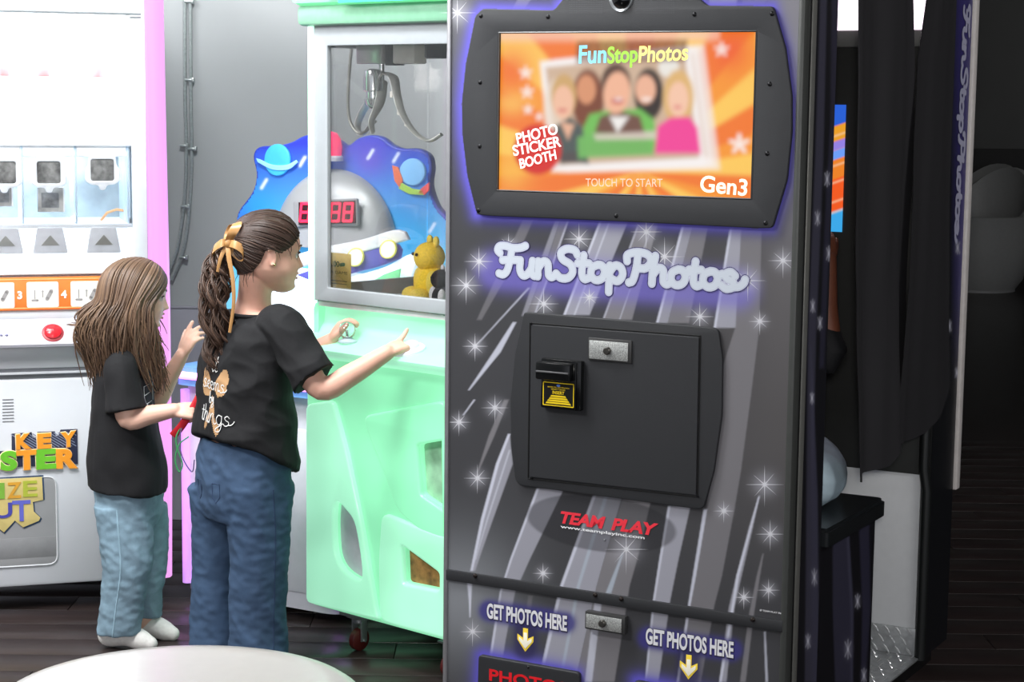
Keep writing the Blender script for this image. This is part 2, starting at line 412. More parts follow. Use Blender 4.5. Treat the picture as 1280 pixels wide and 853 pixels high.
bnd(G1, .95, [(286, 913, 927), (410, 893, 920)]); bnd(G3, .8, [(286, 912, 915), (410, 892, 895)])
bnd(G2, .8, [(286, 927, 952), (410, 919, 949), (500, 890, 938), (590, 890, 926), (637, 883, 918), (720, 869, 902.5), (757, 861, 893), (853, 846, 876)])
bnd(G3, .85, [(637, 879.5, 884), (720, 866, 870), (757, 860, 863), (853, 846, 849)])
bnd(G1, .9, [(543, 635, 637), (580, 621, 641), (650, 602, 616), (690, 593, 602), (714, 588, 594)]); bnd(G3, .9, [(543, 635, 638), (580, 620, 624), (650, 601, 605), (714, 588, 591)]); bnd(G3, .6, [(563, 636, 638), (650, 608, 610), (700, 594, 595)])
bnd(G1, .9, [(611, 671, 705), (700, 637.5, 662), (740, 625, 644), (800, 615, 632), (853, 608, 624)]); bnd(G3, .85, [(611, 671, 674), (700, 637.5, 640), (740, 625, 627), (853, 607, 610)])
bnd(G1, .95, [(620, 742, 778), (690, 716, 758), (733, 701, 746), (790, 686, 733), (853, 673, 719)]); bnd(G2, .95, [(624, 778, 814), (690, 758, 799), (733, 746, 787), (853, 719, 768)])
bnd(G3, .85, [(620, 741, 745), (733, 700, 704), (853, 672, 676)]); bnd((165, 175, 188), .7, [(621, 755, 760), (733, 721, 725), (853, 698, 702)]); bnd((165, 175, 188), .8, [(690, 778, 780), (742, 757, 764)]); bnd(G3, .7, [(745, 744, 753), (853, 731, 740)])
bnd(G1, .95, [(633, 836, 863), (700, 824, 848), (752, 816.6, 837.5), (853, 807, 823)]); bnd(G3, .8, [(633, 835, 838), (752, 816, 818.5), (853, 806, 808)])
bnd(G1, .9, [(621, 948, 949.5), (660, 936, 941), (720, 920.6, 927), (760, 911, 918), (853, 899, 908)]); bnd(G3, .9, [(621, 948, 949.5), (720, 920.6, 924), (853, 899, 902)])
bnd(G2, .9, [(693, 953, 954.5), (720, 946, 950), (770, 936, 942), (853, 925, 932)]); bnd(G3, .7, [(790, 955, 957), (853, 957, 960)])
bnd(G3, .9, [(500, 592, 594), (519, 578.5, 580)]); bnd(G2, .9, [(500, 630, 636), (545, 611, 618), (590, 596.5, 598)])
bnd(G3, .9, [(728, 584, 590), (750, 586, 589), (772, 587, 588)]); bnd(G2, .6, [(745, 660, 666), (800, 655, 658)])
bnd(G2, .6, [(-40, 668, 690), (12, 640, 655)]); bnd(G1, .6, [(-40, 890, 926), (10, 886, 920)]); bnd(G2, .5, [(-40, 930, 960), (5, 928, 956)])
STARS = [(583, 357, 22), (599, 327, 19), (636, 306, 15), (724, 299, 21), (808, 290, 21), (831, 321, 26), (935, 351, 24), (979, 326, 20), (950, 402, 15), (875, 396, 19), (680, 380, 20), (737, 372, 14), (594, 433, 17), (574, 528, 16), (619, 510, 18), (597, 598, 18), (956, 606, 25), (905, 639, 14), (963, 668, 19), (783, 687, 28), (679, 717, 14), (930, 747, 14), (961, 738, 15), (572, 16, 24), (591, 790, 17), (585, 750, 0)]
def art(px, py):
    c = np.zeros(px.shape+(3,)) + LIN((60, 60, 63))
    # broad printed tone: paler lower left, warm grey right
    t = np.exp(-((px-575)/75)**2-((py-745)/75)**2); c = over(c, LIN((128, 131, 136)), .85*t)
    t = np.exp(-((px-995)/45)**2)*np.clip((520-py)/400, 0, 1); c = over(c, LIN((128, 126, 134)), .8*t)
    t = np.exp(-((px-575)/22)**2)*np.clip((250-py)/220, 0, 1); c = over(c, LIN((92, 92, 96)), .7*t)
    t = np.clip((px-820)/160, 0, 1)*np.clip((py-250)/100, 0, 1)*np.clip((760-py)/200, 0, 1); c = over(c, LIN((92, 88, 88)), .55*t)
    for col, a, P in band:
        P = np.array(P); bx = (px > P[:, 0].min()-3) & (px < P[:, 0].max()+3) & (py > P[:, 1].min()-3) & (py < P[:, 1].max()+3)
        if not bx.any(): continue
        mk, _ = poly_mask(px[bx], py[bx], P, 1.0); c[bx] = over(c[bx], LIN(col), a*mk)
    e = ((px-752-.0*py)/96)**2 + ((py-655-(px-752)*.115)/36)**2       # dark oval behind the maker's name
    c = over(c, LIN((38, 38, 42)), .55*np.clip((1-e)*9, 0, 1))
    for P, w, a in ((BEZ, 8, 1.), (SLOT1, 9, 1.), (SLOT2, 9, 1.)):
        P = np.array(P); bx = (px > P[:, 0].min()-45) & (px < P[:, 0].max()+45) & (py > P[:, 1].min()-45) & (py < P[:, 1].max()+45)
        if not bx.any(): continue
        _, sd = poly_mask(px[bx], py[bx], P)
        c[bx] = over(c[bx], LIN((92, 84, 186)), a*np.where(sd > 0, .3, np.exp(-(np.maximum(-sd, 0)/w)**1.5)))
    base = [(620, 338), (770, 352), (922, 362)]
    bx = (py > 290) & (py < 410) & (px > 580) & (px < 960); d = seg_dist(px[bx], py[bx], base); c[bx] = over(c[bx], LIN((112, 102, 190)), .62*np.exp(-(np.maximum(d-12, 0)/14)**2))
    for seg in ([(612, 764), (706, 779)], [(811, 798), (914, 813)]):
        bx = (abs(py-790) < 60); d = seg_dist(px[bx], py[bx], seg); c[bx] = over(c[bx], LIN((58, 54, 120)), .9*np.exp(-(np.maximum(d-9, 0)/6)**2))
    for x, y in ((657, 800), (861, 834)):
        d = seg_dist(px, py, [(x, y-12), (x, y+10)]); c = over(c, LIN((44, 40, 80)), .8*np.exp(-(np.maximum(d-9, 0)/7)**2))
    for x, y, r in STARS:
        if not r: continue
        d = np.hypot(px-x, py-y); c = over(c, LIN((190, 190, 200)), .42*np.exp(-(d/(r*.55))**2)); c = over(c, LIN((235, 235, 240)), .95*np.exp(-(d/2.6)**2))
    return c
def front_pos(U, Z): return np.stack([U, np.zeros_like(U)-.0005, Z], -1)
def front_col(U, Z):
    x, y = project(B.world(front_pos(U, Z)).reshape(-1, 3)); return art(x.reshape(U.shape), y.reshape(U.shape))
paint_grid('front_panel', np.linspace(-.888, -.011, 330), np.linspace(.353, 2.02, 560), front_pos, front_col, print_m, booth)
paint_grid('lower_panel', np.linspace(-.888, -.011, 330), np.linspace(.02, .3275, 120), front_pos, front_col, print_m, booth)
# kick strip with bolts
ks = MB().box((-.890, -.008, .3275), (-.006, .0, .3545), .002).build('cross_strip', blk, booth)
bolt = MB().lathe([(0, .006), (.003, .0055), (.005, .003), (.006, 0)], 14, axis='y').build('bolt', mat('dark_bolt', (52, 46, 44), .35, .7), ks, True); first = True
for x, y in ((594, 720), (744, 744), (776.5, 749), (941, 775)):
    u, z = bf(x, y, -.008)
    if first: bolt.location = (u, -.008, z); first = False
    else: inst(bolt, ks, (u, -.008, z))
# star rays
def star(mb, x, y, r, frame_fn, rays=8, a0=90, w=.55):
    for k in range(rays):
        a = math.radians(a0 + k*360/rays + (4 if k % 2 else 0)); L = r*(1.0 if k % 2 == 0 else .78)*(1.15 if k == rays//2 else 1)
        c_, s_ = math.cos(a), -math.sin(a); q = [(x-s_*w, y+c_*w), (x+s_*w, y-c_*w), (x+c_*L, y+s_*L)]
        mb.add([frame_fn(*p) for p in q], [(0, 1, 2)])
for x, y, r in STARS:
    if r:
        sm = MB(); star(sm, x, y, r, lambda a, b: (lambda w: (w[0], -.0011, w[1]))(bf(a, b))); sm.build('printed_star', mat('star_print', (206, 206, 212), .5), booth, False)

# ---- screen surround
def bfz(P, v): return [bf(x, y, v) for x, y in P]
SC = [(624, 41), (946, 39), (939.5, 249), (621.5, 238)]
bez = flat_plate('screen_surround', [round_poly(bfz(BEZ, -.012), .008, 3), round_poly(bfz(SC, -.012), .003, 3)[::-1]], .012, .002, blk, booth, -.012)
sw = mat('screw_black', (30, 30, 32), .3, .6)
scr0 = MB().lathe([(0, .0025), (.003, .0022), (.005, .0008), (.0055, 0)], 12, axis='y'); scr_o = None
for x, y in ((601, 20), (685, 21), (868, 18), (965, 17), (600, 103), (962, 105), (599.5, 183), (959, 192), (598, 263), (770, 270), (957, 279)):
    u, z = bf(x, y, -.012)
    if scr_o is None: scr_o = scr0.build('screw', sw, bez); scr_o.location = (u, -.012, z)
    else: inst(scr_o, bez, (u, -.012, z))
# bezel lip round the picture
(l0, z1), (r0, z2), (r1, z3), (l1, z4) = bfz(SC, -.010)
lip = MB()
for a, b in (((l0, z1), (r0, z2)), ((r0, z2), (r1, z3)), ((r1, z3), (l1, z4)), ((l1, z4), (l0, z1))):
    lip.tube([(a[0], -.011, a[1]), (b[0], -.011, b[1])], .0022, 6)
lip.build('screen_lip', blk2, bez)
# camera window and speaker grilles
u, z = bf(776, -2, -.014)
cl = MB().lathe([(0, .014), (.012, .0125), (.02, .007), (.024, 0)], 32, axis='y').build('camera_lens', mat('dark_lens', (8, 8, 10), .05, coat=1), bez); cl.location = (u, -.012, z)
MB().lathe([(.024, 0), (.029, .003), (.03, .0)], 32, axis='y').build('lens_ring', steel, cl)
dots = MB()
for x0, x1 in ((712, 752), (795, 842)):
    for i in range(20):
        for j in range(10):
            u, z = bf(x0+(x1-x0)*i/19, -8+24*j/9, -.0125); s_ = .0011
            dots.add([(u+s_*math.cos(k*1.257), -.0124, z+s_*math.sin(k*1.257)) for k in range(5)], [(0, 1, 2, 3, 4)])
tag(dots.build('speaker_holes', mat('hole_grey', (84, 84, 88), .8), bez, False), kind='stuff')

# ---- the screen picture
def scr_art(x, y):
    c = np.zeros(x.shape+(3,)) + LIN((246, 150, 44))
    a = np.degrees(np.arctan2(y-215, x-800)); d = np.hypot(x-800, y-215)
    ray_ = np.clip(np.sin(np.radians(a*11+20))*3+.5, 0, 1); c = over(c, LIN((240, 112, 34)), .85*ray_)
    ray2 = np.clip(np.sin(np.radians(a*11+130))*3-.9, 0, 1); c = over(c, LIN((252, 204, 92)), .9*ray2)
    c = over(c, LIN((250, 196, 92)), .8*np.exp(-((x-640)/22)**2-((y-128)/16)**2)); c = over(c, LIN((250, 196, 80)), .6*np.exp(-((x-640)/24)**2-((y-215)/25)**2))
    c = over(c, LIN((240, 104, 30)), .8*np.exp(-((x-640)/26)**2-((y-88)/28)**2)); c = over(c, LIN((250, 205, 180)), .75*np.clip((56-y)/10, 0, 1)*(x < 900))
    c = over(c, LIN((238, 84, 34)), .7*np.exp(-((x-915)/22)**2-((y-65)/26)**2))
    def sh(P, col, al=1., soft=2.2):
        nonlocal c
        mk, _ = poly_mask(x, y, P, soft); c = over(c, LIN(col), al*mk)
    def el(cx, cy, rx, ry, col, al=1., k=3., rot=0.):
        nonlocal c
        dx, dy = x-cx, y-cy; co, si = math.cos(rot), math.sin(rot); ex, ey = dx*co+dy*si, -dx*si+dy*co
        c = over(c, LIN(col), al*np.clip((1-(ex/rx)**2-(ey/ry)**2)*k, 0, 1))
    # stacked photograph frames
    for dx, dy, al in ((18, -2, .7), (10, 0, .8), (0, 0, 1)):
        sh([(675+dx, 77+dy), (862+dx, 58+dy), (882+dx*1.0, 208-dy*2), (690+dx, 215)], (246, 240, 238), al)
        sh([(681+dx, 84+dy), (856+dx, 67+dy), (875+dx, 196), (697+dx, 207)], (214, 186, 168), .75*al)
    sh([(683, 85), (855, 68), (873, 197), (699, 206)], (206, 176, 150))
    el(694, 140, 16, 45, (232, 214, 196), .7); el(836, 84, 14, 14, (240, 240, 235), .8)
    # five sitters, as blurred shapes
    el(735, 125, 22, 42, (122, 62, 36)); el(733, 112, 13, 20, (216, 146, 106)); 
    el(811, 118, 20, 36, (44, 30, 26)); el(807, 112, 14, 20, (236, 178, 148)); el(808, 124, 7, 3, (250, 236, 230), .8)
    sh([(725, 168), (737, 143), (760, 138), (800, 136), (818, 150), (822, 190), (730, 190)], (112, 188, 84)); sh([(735, 190), (750, 146), (772, 138), (800, 145), (812, 190)], (112, 74, 60))
    sh([(762, 146), (772, 166), (786, 146)], (240, 236, 232)); el(770, 103, 20, 26, (78, 50, 36)); el(771, 116, 18, 29, (240, 180, 148), 1, 3, .1); el(772, 126, 9, 5, (196, 84, 84), .8); el(773, 124, 7, 2, (250, 240, 236), .7)
    sh([(692, 200), (694, 158), (712, 146), (728, 158), (736, 205)], (74, 84, 82)); el(705, 120, 17, 30, (206, 164, 104)); el(704, 128, 14, 23, (240, 188, 158)); el(703, 138, 7, 3, (216, 120, 110), .8); sh([(700, 152), (710, 175), (718, 156)], (230, 176, 146))
    el(848, 122, 21, 38, (222, 178, 112)); el(848, 124, 14, 24, (244, 196, 168)); el(847, 134, 6, 3, (220, 120, 120), .7); sh([(818, 192), (822, 158), (838, 147), (862, 146), (872, 160), (876, 192)], (240, 62, 150))
    sh([(722, 172), (742, 166), (812, 172), (818, 194), (722, 198)], (112, 182, 92), .95); sh([(742, 168), (820, 164), (820, 174), (745, 175)], (222, 206, 196), .8); sh([(699, 190), (722, 190), (722, 203), (701, 205)], (78, 72, 72))
    # masthead and small print
    for i, col in enumerate([(110, 186, 214)]*3+[(140, 200, 70)]*4+[(206, 190, 96)]*6):
        x0 = 722+i*10.6; y0 = 58-i*.15
        sh([(x0-1, y0-6), (x0+10, y0-7), (x0+8, y0+20), (x0-2, y0+21)], (112, 68, 48), .75, 2)
    for x0, y0, r in ((657, 91, 9), (659, 115, 9), (660, 137, 7), (674, 146, 6), (924, 180, 14), (902, 62, 10)):
        an = np.arctan2(x-x0, -(y-y0)); rr = np.hypot(x-x0, y-y0); c = over(c, LIN((250, 240, 236)), .92*np.clip((r*(.62+.38*np.cos(an*5))-rr)/2.5+.4, 0, 1))
    el(672, 187, 31, 33, (214, 34, 26), 1, 6.)
    
    # soft lamp streak
    return c
SN = (np.linspace(-.758, -.1085, 240), np.linspace(1.2905, 1.6615, 140))
def scr_pos(U, Z): return np.stack([U, np.zeros_like(U)-.0035, Z], -1)
def scr_col(U, Z):
    x, y = project(B.world(scr_pos(U, Z)).reshape(-1, 3)); 
    c = scr_art(x.reshape(U.shape), y.reshape(U.shape))
    for k in range(2):                       # the picture itself is soft
        for ax in (0, 1): c = (np.roll(c, 1, ax)+2*c+np.roll(c, -1, ax)+.0)/4 if k else (np.roll(c, 2, ax)+np.roll(c, 1, ax)+c+np.roll(c, -1, ax)+np.roll(c, -2, ax))/5
    return c
scm = mat('lit_screen', attr='print', rough=.12, es=.98, spec=.5)
sb_ = scm.node_tree.nodes['Principled BSDF']; scm.node_tree.links.remove(sb_.inputs['Base Color'].links[0]); sb_.inputs['Base Color'].default_value = (.03, .03, .03, 1)
screen = paint_grid('screen', SN[0], SN[1], scr_pos, scr_col, scm, booth)
# lettering on the screen
lp = lambda x, y: bf(x, y, -.0045)
def scr_text(body, x, y, x2, y2, h, rgb, **k):
    a, b = lp(x, y), lp(x2, y2); rot = math.atan2(b[1]-a[1], b[0]-a[0]); hh = lp(x, y-h)[1]-a[1]; size = hh/.70
    o = text_plate('screen_lettering', body, size, mat('screen_ink_%d_%d_%d' % rgb, rgb, .3, emit=rgb, es=.6), screen, a[0], a[1], -.0048, rot=rot, **k)
    w = max(v.co.x for v in o.data.vertices) - a[0]; tgt = abs(b[0]-a[0])
    for v in o.data.vertices: v.co.x = a[0] + (v.co.x-a[0])*tgt/w
    return o
scr_text('Fun', 722, 79, 758, 78, 22, (120, 196, 226), bold=.0012, shear=.05); scr_text('Stop', 759, 79, 797, 77, 20, (140, 208, 70), bold=.0012, shear=.05); scr_text('Photos', 797, 78, 860, 75, 20, (224, 212, 120), bold=.0011, shear=.1)
scr_text('PHOTO', 646, 180, 697, 168, 13, (250, 236, 232), bold=.0007); scr_text('STICKER', 642, 195, 702, 183, 13, (250, 236, 232), bold=.0007); scr_text('BOOTH', 650, 211, 696, 200, 12, (250, 236, 232), bold=.0007)
scr_text('TOUCH TO START', 732, 233, 828, 234, 10, (244, 170, 150)); scr_text('Gen3', 874, 239, 934, 245, 20, (252, 232, 204), bold=.001)

# ---- script wordmark
SF = {
 'F': ([[(.12, 1.28), (.0, 1.45), (.1, 1.68), (.4, 1.72), (.75, 1.62), (1.15, 1.66), (1.38, 1.78)], [(.72, 1.62), (.64, 1.0), (.5, .3), (.3, .02), (.08, .06)], [(.25, .86), (.6, .9), (1.0, .92)]], 1.12),
 'u': ([[(.02, .92), (.0, .35), (.14, .04), (.36, .1), (.56, .45)], [(.62, .92), (.58, .3), (.7, .04), (.9, .14)]], .86),
 'n': ([[(.04, .92), (.02, .02)], [(.04, .5), (.28, .92), (.5, .84), (.54, .4), (.56, .14), (.7, .03), (.88, .16)]], .88),
 'S': ([[(1.05, 1.42), (.92, 1.68), (.55, 1.74), (.26, 1.5), (.34, 1.12), (.72, .84), (.84, .42), (.62, .05), (.26, .02), (.04, .26)]], 1.06),
 't': ([[(.3, 1.42), (.22, .4), (.34, .04), (.62, .16)], [(.02, .94), (.56, .96)]], .62),
 'o': ([[(.36, .92), (.08, .72), (.04, .28), (.26, .02), (.56, .14), (.68, .52), (.56, .86), (.36, .92)], [(.6, .8), (.76, .74), (.88, .8)]], .82),
 'p': ([[(.1, .92), (.08, .2), (.06, -.62)], [(.1, .55), (.34, .92), (.62, .82), (.7, .4), (.48, .04), (.14, .16)]], .84),
 'P': ([[(.56, 1.68), (.5, .9), (.34, .14), (.16, .0)], [(.06, 1.22), (.08, 1.58), (.5, 1.76), (1.0, 1.66), (1.16, 1.26), (.92, .88), (.52, .86)]], 1.2),
 'h': ([[(.16, 1.6), (.06, .8), (.02, .02)], [(.05, .5), (.3, .92), (.52, .84), (.54, .4), (.56, .14), (.7, .03), (.88, .14)]], .86),
 's': ([[(.62, .74), (.42, .93), (.18, .78), (.28, .54), (.54, .4), (.52, .1), (.24, .0), (.02, .18)], [(.5, .1), (.8, .16), (1.0, .36), (1.06, .56)]], .9)}
word = 'FunStopPhotos'
adv = 0; strokes = []
for ch in word:
    st, w = SF[ch]
    for s_ in st: strokes.append([(adv+x, z) for x, z in smooth_path(s_, 5)])
    adv += w
p0 = bf(622, 352); p1 = bf(926, 368); kx = (p1[0]-p0[0])/(adv-.02); z0 = 1.092
slope = -.0
kz = .0400
def stroke_sign(nm, xs_, zs_, S_, layers, pos, parent):
    """wordmark from its strokes: nested outlines, widest first"""
    U, W_ = np.meshgrid(xs_, zs_); d = np.full(U.shape, 9.)
    for P in S_:
        P = np.array(P); bx = (U > P[:, 0].min()-.03) & (U < P[:, 0].max()+.03) & (W_ > P[:, 1].min()-.03) & (W_ < P[:, 1].max()+.03)
        d[bx] = np.minimum(d[bx], seg_dist(U[bx], W_[bx], [tuple(q) for q in P]))
    def col(u, w):
        c = np.zeros(u.shape+(3,)) + LIN(layers[0][1])
        for wid, rgb in layers[1:]: c = over(c, LIN(rgb), np.clip((wid-d)/.0008+.5, 0, 1))
        return c
    return paint_grid(nm, xs_, zs_, pos, col, print_m, parent, mask=lambda u, w: d < layers[0][0])
logo_S = [[(p0[0]+x*kx, z0+z*kz) for x, z in s_] for s_ in strokes]
stroke_sign('wordmark', np.arange(p0[0]-.03, p1[0]+.05, .0011), np.arange(z0-.05, z0+.10, .0011), logo_S, [(.0124, (44, 40, 92)), (.0097, (206, 208, 226)), (.0085, (150, 156, 172)), (.0075, (188, 195, 205))], lambda U, Z: np.stack([U, np.zeros_like(U)-.0016, Z], -1), booth)

# ---- bill door
DO = [(655, 391), (660, 390.5), (893, 410), (898, 414), (903, 450), (902, 520), (892, 590), (880, 634), (874, 637), (650, 607), (644, 600), (639, 560), (638, 500), (644, 440)]
fr = flat_plate('bill_door_frame', [round_poly(bfz(DO, -.008), .006, 2)], .010, .002, blk, booth, -.009)
DR = [(664.5, 406), (873.5, 422), (870, 619.5), (662, 596.5)]
dr = flat_plate('bill_door', [round_poly(bfz(DR, -.013), .002, 2)], .006, .0012, blk, booth, -.0135)
gv = MB(); q = bfz([(662.5, 404), (875.5, 420), (872, 621.5), (660, 598.5)], -.0095)
for i in range(4): gv.tube([(q[i][0], -.0095, q[i][1]), (q[(i+1) % 4][0], -.0095, q[(i+1) % 4][1])], .0016, 6)
gv.build('door_gap', mat('gap_black', (12, 12, 12), .8), booth)
scr2 = None
for x, y in ((664, 598), (872, 621), (663.5, 405)):
    u, z = bf(x, y, -.014)
    if scr2 is None: scr2 = MB().lathe([(0, .002), (.003, .0016), (.0036, 0)], 10, axis='y').build('screw', sw, dr); scr2.location = (u, -.0135, z)
    else: inst(scr2, dr, (u, -.0135, z))
def lock_plate(P, name):
    q = bfz(P, -.014); x0 = min(a[0] for a in q); x1 = max(a[0] for a in q); z0_ = min(a[1] for a in q); z1_ = max(a[1] for a in q)
    e = MB().box((x0-.004, -.018, z0_-.004), (x1+.008, -.0005, z1_+.006), .002).build(name, mat('lock_housing', (60, 60, 60), .4, .3), booth)
    MB().box((x0, -.0205, z0_), (x1, -.0175, z1_), .001).build('galvanised_face', mat('galvanised_lock_face', (176, 178, 176), .45, .6, var=.45, scale=350), e)
    c_ = MB().lathe([(0, .009), (.007, .0085), (.009, .006), (.0095, 0)], 20, axis='y').build('lock', mat('lock_dark', (90, 88, 84), .3, .8), e); c_.location = ((x0*.52+x1*.48), -.0205, (z0_+z1_)/2)
    return e
lock_plate([(738, 425), (786, 429), (786, 452), (738, 448)], 'door_lock')
lock_plate([(734, 768), (778, 774), (778, 789), (734, 784)], 'panel_lock')
# bill acceptor
q = bfz([(677, 447), (729, 451), (729, 514), (680, 509)], -.02); x0, x1 = q[0][0], q[1][0]; z1_, z0_ = q[0][1], q[2][1]
gl = mat('gloss_black', (14, 15, 16), .18, var=.1)
ba = MB().box((x0+.004, -.030, z0_), (x1, -.013, z1_), .003).build('bill_acceptor', gl, booth)
MB().box((x0, -.052, z1_-.048), (x1-.018, -.026, z1_-.006), .005).build('acceptor_mouth', gl, ba)
MB().box((x0+.003, -.0545, z1_-.030), (x1-.022, -.050, z1_-.026), .0012).build('bill_slot', mat('worn_slot', (92, 92, 94), .35), ba)
MB().box((x1-.014, -.036, z0_+.004), (x1-.010, -.029, z1_-.004), .001).build('side_rib', gl, ba)
ye = mat('yellow_ink', (236, 204, 26), .45)
sx0, sx1, sz0, sz1 = x0+.012, x1-.018, z0_+.008, z0_+.062
st = MB().box((sx0, -.0312, sz0), (sx1, -.0298, sz1)).build('sticker', mat('sticker_black', (16, 16, 16), .4), ba)
b = MB(); w = .0011
for a, c_ in (((sx0, sz0), (sx1, sz0)), ((sx1, sz0), (sx1, sz1)), ((sx1, sz1), (sx0, sz1)), ((sx0, sz1), (sx0, sz0))): b.ribbon([a, c_], w, -.0316, 0)
xm = (sx0+sx1)/2
for k in range(4):
    za = sz0+.004+k*.0055; zb = za+.0042; wa = .034-k*.0042; wb_ = .034-(k+.75)*.0042
    b.add([(xm-wa, -.0316, za), (xm+wa, -.0316, za), (xm+wb_, -.0316, zb), (xm-wb_, -.0316, zb)], [(0, 1, 2, 3)])
b.build('printed_frame', ye, st, False)
text_plate('lettering', 'INSERT', .0105, ye, st, xm, sz0+.0275, -.0318, .0004, sx=.95, bold=.0002, align='CENTER')
text_plate('lettering', 'SERVICE WILL NOT FUNCTION', .0042, ye, st, xm, sz0+.042, -.0318, .0004, sx=.98, align='CENTER'); text_plate('lettering', 'DO NOT TURN BILL', .0042, ye, st, xm, sz0+.0372, -.0318, .0004, align='CENTER')
MB().ball((xm, -.0316, sz1-.006), (.005, .0004, .003), 12, 6).build('printed_badge', mat('blue_badge', (84, 120, 206), .5), st)

# ---- maker's name
red = mat('maker_red', (226, 52, 66), .45)
a = bf(701, 653.5); b_ = bf(820, 673)
def fit_text(name, body, p0_, x1_, h, m_, parent, y=-.0012, **k):
    o = text_plate(name, body, h/.70, m_, parent, p0_[0], p0_[1], y, **k); vs = o.data.vertices
    w = max(v.co.x for v in vs) - min(v.co.x for v in vs); x_ = min(v.co.x for v in vs)
    for v in vs: v.co.x = p0_[0] + (v.co.x-x_)*(x1_-p0_[0])/w
    return o
hz = bf(706, 639)[1]-a[1]
fit_text('makers_name', 'TEAM', a, bf(757, 661)[0], hz*.93, red, booth, shear=.25, bold=.0014, spacing=.92)
fit_text('makers_name', 'PLAY', (bf(764, 664)[0], a[1]), bf(823, 668)[0], hz*.93, red, booth, shear=.25, bold=.0014, spacing=.92)
fit_text('web_address', 'www.teamplayinc.com', (a[0], a[1]-.0125), bf(806, 672)[0], .0068, mat('white_ink', (226, 226, 228), .5), booth, bold=.0002)
fit_text('small_print', '© TEAM PLAY INC', (bf(950, 763)[0], bf(950, 764)[1]), bf(979, 768)[0], .004, MATS['white_ink'], booth)
MB().box((bf(756, 675)[0]-.002, -.003, bf(756, 675)[1]-.002), (bf(756, 675)[0]+.002, 0, bf(756, 675)[1]+.002), .001).build('pin', steel, booth)

# ---- get photos here
wm = mat('silver_lettering', (214, 214, 218), .45); am = mat('arrow_yellow', (246, 214, 70), .5); aw = mat('arrow_white', (252, 246, 226), .5)
for (xa, ya, xb, yb, h, ax, ay) in ((609, 772, 709, 788, 17.5, 657, 800), (807.5, 804, 917, 822, 18.5, 861, 834)):
    a = bf(xa, ya); hz = bf(xa, ya-h)[1]-a[1]
    sh_ = fit_text('slot_lettering', 'GET PHOTOS HERE', (a[0]-.001, a[1]-.0015), bf(xb, yb)[0]+.001, hz*1.04, mat('lettering_shadow', (46, 44, 70), .5), booth, y=-.0010, bold=.0032)
    fit_text('slot_lettering', 'GET PHOTOS HERE', a, bf(xb, yb)[0], hz, wm, booth, y=-.0016, bold=.0017)
    c_ = bf(ax, ay); s_ = .0285
    P = [(-.24, 1), (.24, 1), (.24, .12), (.78, .42), (.78, -.08), (0, -1.05), (-.78, -.08), (-.78, .42), (-.24, .12)]
    ar = flat_plate('arrow', [[(c_[0]+x*s_, c_[1]+z*s_) for x, z in P]], .0006, .0001, am, booth, -.0012)
    P2 = [(-.16, .62), (.16, .62), (.18, -.1), (.62, .2), (.62, -.1), (0, -.78), (-.62, -.1), (-.62, .2), (-.18, -.1)]
    flat_plate('arrow_face', [[(c_[0]+x*s_, c_[1]+z*s_) for x, z in P2]], .0004, .0001, aw, ar, -.0017)
# photo delivery slots
for P, nm in ((SLOT1, 1), (SLOT2, 2)):
    q = bfz(P, -.012); zt = max(a[1] for a in q); xa = min(a[0] for a in q); xb = max(a[0] for a in q); zb = zt-.17
    qq = round_poly([(xa+.004, zt-.004), (xb-.006, zt-.004), (xb, zb), (xa, zb)], .010, 4)
    hole = rect(xa+.035, zb+.025, xb-.035, zb+.085)
    s_ = flat_plate('photo_slot', [qq, hole[::-1]], .014, .003, blk, booth, -.014)
    MB().box((xa+.03, -.004, zb+.02), (xb-.03, .0, zb+.09)).build('slot_recess', mat('gap_black', (12, 12, 12)), s_)
    fit_text('slot_lettering', 'PHOTOS', (xa+.036, zt-.062), xb-.036, .028, mat('slot_red', (214, 24, 34), .45), s_, y=-.0145, bold=.001)
    MB().lathe([(0, .003), (.004, 0)], 10, axis='y').build('screw', sw, s_).location = ((xa+xb)/2, -.014, zt-.012)
# ---- right flank of the booth
def side_art(px, py):
    c = np.zeros(px.shape+(3,)) + LIN((26, 26, 31))
    for col, a, P in ((( 66, 65, 80), .9, [(1026, -20), (1034, -20), (1029, 200), (1020, 420), (1015, 640), (1016, 853), (1006, 853), (1008, 640), (1010, 420), (1019, 200)]),
                      ((50, 49, 66), .8, [(1040, -20), (1052, -20), (1046, 160), (1037, 300), (1030, 460), (1024, 460), (1030, 300), (1038, 150)]),
                      ((74, 73, 92), .8, [(1013, 430), (1016, 470), (1022, 620), (1024, 853), (1015, 853), (1014, 620)])):
        mk, _ = poly_mask(px, py, P, 1.5); c = over(c, LIN(col), a*mk)
    return stars_on(c, px, py, ((1034, 224, 9), (1022, 273, 9), (1036, 317, 9), (1016, 383, 8), (1025, 404, 8), (1015, 498, 7), (1018, 722, 10), (1028, 746, 8), (1010, 802, 9)))
def stars_on(c, px, py, L):
    for x, y, r in L:
        d = np.hypot((px-x)*2.2, py-y); c = over(c, LIN((150, 148, 168)), .5*np.exp(-(d/(r*.8))**2)); c = over(c, LIN((225, 225, 235)), .8*np.exp(-(d/2.2)**2))
        for a in (90, 50, -50): 
            dx, dy = math.cos(math.radians(a))*r*(.5 if a != 90 else 1), -math.sin(math.radians(a))*r
            c = over(c, LIN((205, 205, 218)), .45*np.exp(-(seg_dist(px, py, [(x-dx, y-dy), (x+dx, y+dy)])/.7)**2))
    return c
